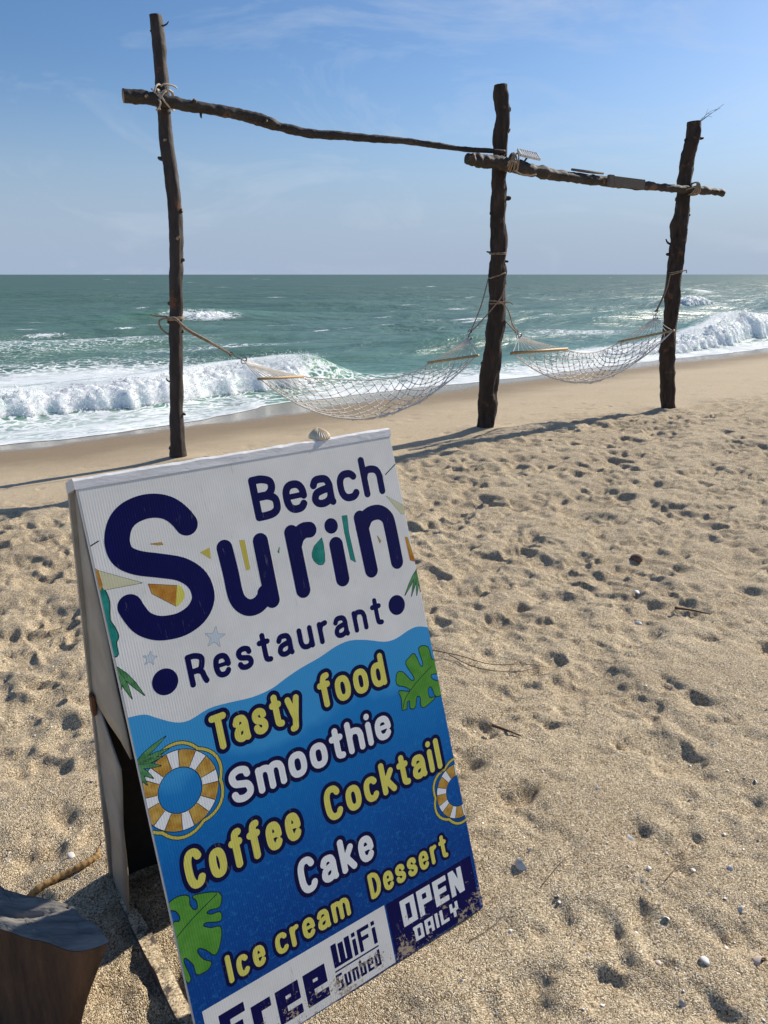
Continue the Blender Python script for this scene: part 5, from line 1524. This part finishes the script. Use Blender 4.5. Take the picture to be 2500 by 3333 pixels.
SHELLS = [(.364, 1.662, .038, 'w', 'bright white oval shell just right of the sign beside its navy block'),
          (.683, 1.763, .030, 'w', 'small white clam shell lying alone right of the sign foot, upper one'),
          (.853, 1.363, .036, 'p', 'large open shell at the far lower right corner'), (.723, 1.353, .026, 'w', 'white shell in the group near the lower right corner'),
          (.808, 1.639, .016, 'w', None), (.690, 1.638, .014, 'w', None), (.678, 1.473, .016, 'w', None), (.900, 1.633, .015, 'w', None), (1.156, 3.184, .030, 'w', 'pale shell in a hollow of the middle sand'), (1.241, 3.486, .034, 'w', 'farthest pale shell on the trodden sand'),
          (.871, 1.498, .020, 'w', None), (-.827, 1.674, .026, 'w', 'white half shell beside the curled seed pod'), (.621, 1.363, .018, 'p', None), (1.135, 1.998, .014, 'w', None), (.635, 1.252, .016, 'p', None), (.641, 1.955, .013, 'w', None), (1.09, 2.2, .014, 'w', None), (.79, 1.40, .016, 'p', None), (.60, 1.45, .012, 'w', None), (.95, 1.78, .012, 'w', None), (.47, 1.38, .011, 'w', None), (-.80, 1.83, .012, 'w', None), (-.78, 1.60, .012, 'w', None), (.30, 1.45, .010, 'w', None)]
proto = {}
gsh = np.random.default_rng(8)
for (x, y, sz, kd, lb) in SHELLS:
    e = empty('seashell')
    key = kd
    if key not in proto:
        v, f = cockle(1.0, .34, .8, 14, 6, 28)
        me_o = mesh_obj('valve', v, f, M['shell_white'] if kd == 'w' else M['shell_pink'], e); proto[key] = me_o
        part = me_o
    else:
        part = proto[key].copy(); COL.objects.link(part); part.parent = e
    e.scale = (sz, sz, sz)
    e.rotation_euler = (gsh.normal(0, .25), gsh.normal(0, .25), gsh.uniform(0, 6.28))
    seat(e, x, y, -.001)
    tag(e, lb or 'tiny pale shell scattered on the sand near the sign', 'shell', 'seashells on the sand')

# crushed shell bits: too many and small to count
FV, FF = [], []
gf = np.random.default_rng(15)
n_f = 2600
fx = gf.uniform(-1.6, 3.2, n_f); fy = 1.0 + gf.random(n_f) ** 1.5 * 4.5
keep = np.abs(fx) < 0.62 * fy + .4
fx, fy = fx[keep], fy[keep]; fz = sand_z(fx, fy)
for x, y, z in zip(fx, fy, fz):
    r = gf.uniform(.0014, .0042) * (1 if gf.random() < .93 else 1.6); n = gf.integers(4, 6)
    a0 = gf.uniform(0, 6.28); tilt = Vv((gf.normal(0, .5), gf.normal(0, .5), 1)).normalized(); u = tilt.orthogonal().normalized(); w_ = tilt.cross(u)
    o = len(FV)
    top_, bot_ = [], []
    for k in range(n):
        a = a0 + 6.28 * k / n; rr = r * gf.uniform(.5, 1.2)
        p = Vv((x, y, z + r * .35)) + u * math.cos(a) * rr + w_ * math.sin(a) * rr
        top_.append(p + tilt * r * .25); bot_.append(p - tilt * r * .25)
    FV += top_ + bot_
    FF.append(tuple(range(o, o + n)))
    for k in range(n): FF.append((o + k, o + n + k, o + n + (k + 1) % n, o + (k + 1) % n))
bits = mesh_obj('shell_bits', FV, FF, M['shell_white'], smooth=False)
tag(bits, 'tiny crushed shell bits strewn over the sand', kind='stuff')

# ------------------------------------------------------------------ twigs, pod, pebble
def ground_chain(pts, r, lift=.5): return [Vv((x, y, float(sand_z(x, y)) + r * lift + dz)) for x, y, dz in pts]
def twig(chains, r, label, mat=None, name='twig', cat='twig', group=None):
    c0 = ground_chain(chains[0], r); base = c0[0].copy(); base.z -= r
    e = empty(name, base)
    for ch in chains:
        gcn = ground_chain(ch, r)
        if r >= .006:                                            # a stiff stick lies straight on the high spots
            zt = max(p.z for p in gcn) - r * .6
            gcn = [Vv((p.x, p.y, zt)) for p in gcn]
        C_ = catmull(np.array([tuple(p) for p in gcn]), 5)
        n = len(C_)
        v, f, _ = tube([Vv(p) - base for p in C_], [r * (1 - .7 * k / n) for k in range(n)], 5)
        mesh_obj('stem', v, f, mat or M['twig'], e)
    tag(e, label, cat, group); return e
twig([[(.20, 2.85, .01), (.30, 2.76, .02), (.42, 2.70, .025), (.55, 2.71, .02), (.66, 2.75, .01)], [(.26, 2.79, .012), (.36, 2.70, .015), (.50, 2.665, .02), (.62, 2.72, .02)]], .0022, 'thin forked dry twig on the sand right of the printed leaf')
twig([[(.37, 2.30, .001), (.415, 2.27, .001), (.46, 2.235, .001)]], .006, 'short dark stick on the sand right of the sign middle')
twig([[(.40, 1.58, .004), (.47, 1.66, .004), (.52, 1.70, .006)]], .0012, 'thin stalk beside the bright white oval shell')
twig([[(.72, 1.60, .003), (.78, 1.66, .006), (.86, 1.70, .004)], [(.80, 1.68, .005), (.79, 1.71, .008)]], .0013, 'fine brown twig near the right edge of the lower sand')
twig([[(1.36, 3.30, .002), (1.42, 3.28, .002), (1.50, 3.23, .002)]], .007, 'dark stick lying on the middle sand at the right')
twig([[(-.44, 1.10, .004), (-.43, 1.15, .02), (-.435, 1.19, .03)], [(-.44, 1.10, .004), (-.42, 1.14, .03), (-.40, 1.17, .035)]], .0018, 'pale straw stalks between the stump and the sign', M['straw'], 'dry_straw', 'straw')
twig([[(-.45, 1.22, .004), (-.47, 1.16, .012), (-.44, 1.10, .004)]], .0015, 'fine pale stalk on the shaded sand by the stump', M['straw'], 'dry_straw', 'straw')
twig([[(.20, 1.43, .002), (.25, 1.46, .003), (.30, 1.50, .002)]], .0012, 'thin rootlet against the sign foot below the navy block')
pod = empty('seed_pod')
pch = [(-.90, 1.55), (-.865, 1.575), (-.82, 1.605), (-.78, 1.625), (-.755, 1.650), (-.748, 1.672)]
pb_ = Vv((pch[0][0], pch[0][1], float(sand_z(*pch[0]))))
C_ = catmull(np.array([(x, y, float(sand_z(x, y)) + .007 + (.012 if k == 5 else 0)) for k, (x, y) in enumerate(pch)]), 8)
rr = [.0085 * (1 + .16 * math.sin(k * 2.1)) * min(1, .35 + k / 8, (len(C_) - k) / 9 + .12) for k in range(len(C_))]
v, f, _ = tube([Vv(p) - pb_ for p in C_], rr, 10, rough=.1, freq=60)
mesh_obj('pod', v, f, M['pod'], pod)
tail = [Vv(C_[-1]) - pb_, Vv(C_[-1]) - pb_ + Vv((.002, .006, .010)), Vv(C_[-1]) - pb_ + Vv((0, .004, .020))]
v, f, _ = tube(catmull(tail, 3), [.0022, .002, .0018, .0016, .0014, .0012, .001], 5)
mesh_obj('stalk', v, f, M['twig'], pod)
pod.location = pb_
tag(pod, 'curled brown bumpy seed pod lying behind the tree stump', 'seed pod')
pbl = empty('pebble')
bm = bmesh.new(); bmesh.ops.create_icosphere(bm, subdivisions=3, radius=1)
for vv_ in bm.verts: vv_.co *= 1 + .15 * mnoise.noise(vv_.co * 1.4)
v = [Vv((q.co.x * .034, q.co.y * .03, q.co.z * .024 + .015)) for q in bm.verts]; f = [tuple(q.index for q in p.verts) for p in bm.faces]; bm.free()
mesh_obj('stone', v, f, M['pebble'], pbl); seat(pbl, 1.381, 3.931)
tag(pbl, 'round brown pebble in a hollow on the trodden sand', 'pebble')

# ------------------------------------------------------------------ the cut log stump
OUT = [(.104, -.001), (.076, -.016), (.034, -.020), (-.044, .001), (-.119, .026), (-.19, .045), (-.27, .075), (-.33, .12), (-.34, .19), (-.28, .21), (-.21, .17), (-.156, .128), (-.10, .108), (-.05, .098), (-.007, .085), (.035, .055), (.075, .025)]
P2 = smooth_closed(OUT, 4)
st_c = Vv((-.62, 1.145, 0))
st = empty('tree_stump', st_c)
HS = .30
V, Fc, fm = [], [], []
nl = 16; no = len(P2)
cx_, cy_ = P2.mean(0)
for l in range(nl + 1):
    q = l / nl                                    # 0 top .. 1 below the sand
    z = HS - q * (HS + .12)
    k = 1 - .36 * min(1, q * 2.0) ** .9 - (.012 if l == 0 else 0)
    for i, (x, y) in enumerate(P2):
        a = math.atan2(y - cy_, x - cx_)
        wob = 1 + .05 * mnoise.fractal(Vv((math.cos(a) * 3, math.sin(a) * 3, z * 2.5)), 1, 2, 4) * min(1, q * 6) + .03 * mnoise.noise(Vv((math.cos(a) * 14, math.sin(a) * 14, z * 3))) * min(1, q * 6)
        tx = (x - cx_) * k * wob + cx_; ty = (y - cy_) * (1 + .25 * q) * wob + cy_
        V.append(Vv((tx, ty, z + (.010 * mnoise.noise(Vv((x * 20, y * 20, 2))) if l == 0 else 0))))
for l in range(nl):
    for i in range(no):
        j = (i + 1) % no; a = l * no + i; b_ = l * no + j
        Fc.append((a, a + no, b_ + no, b_))
mesh_obj('side', V, Fc, M['stump_side'], st)
# top face: rings towards the middle so cracks and hollows have depth
V, Fc = [], []
nr_ = 14
for r in range(nr_ + 1):
    q = (1 - r / nr_) * .988
    for i, (x, y) in enumerate(P2):
        px, py = cx_ + (x - cx_) * q, cy_ + (y - cy_) * q
        z = HS + (.010 * mnoise.noise(Vv((x * 20, y * 20, 2))) if r == 0 else .004 + .010 * mnoise.fractal(Vv((px * 9, py * 34, 1)), .9, 2, 5) - .05 * max(0, .012 - abs(py - cy_ - .02 * math.sin(px * 18))) / .012 * .25)
        V.append(Vv((px, py, z)))
for r in range(nr_):
    for i in range(no):
        j = (i + 1) % no; a = r * no + i; b_ = r * no + j
        Fc.append((a, b_, b_ + no, a + no))
mesh_obj('cut_top', V, Fc, M['stump_top'], st)
tag(st, 'weathered cut tree stump with grey top left of the sign', 'stump')
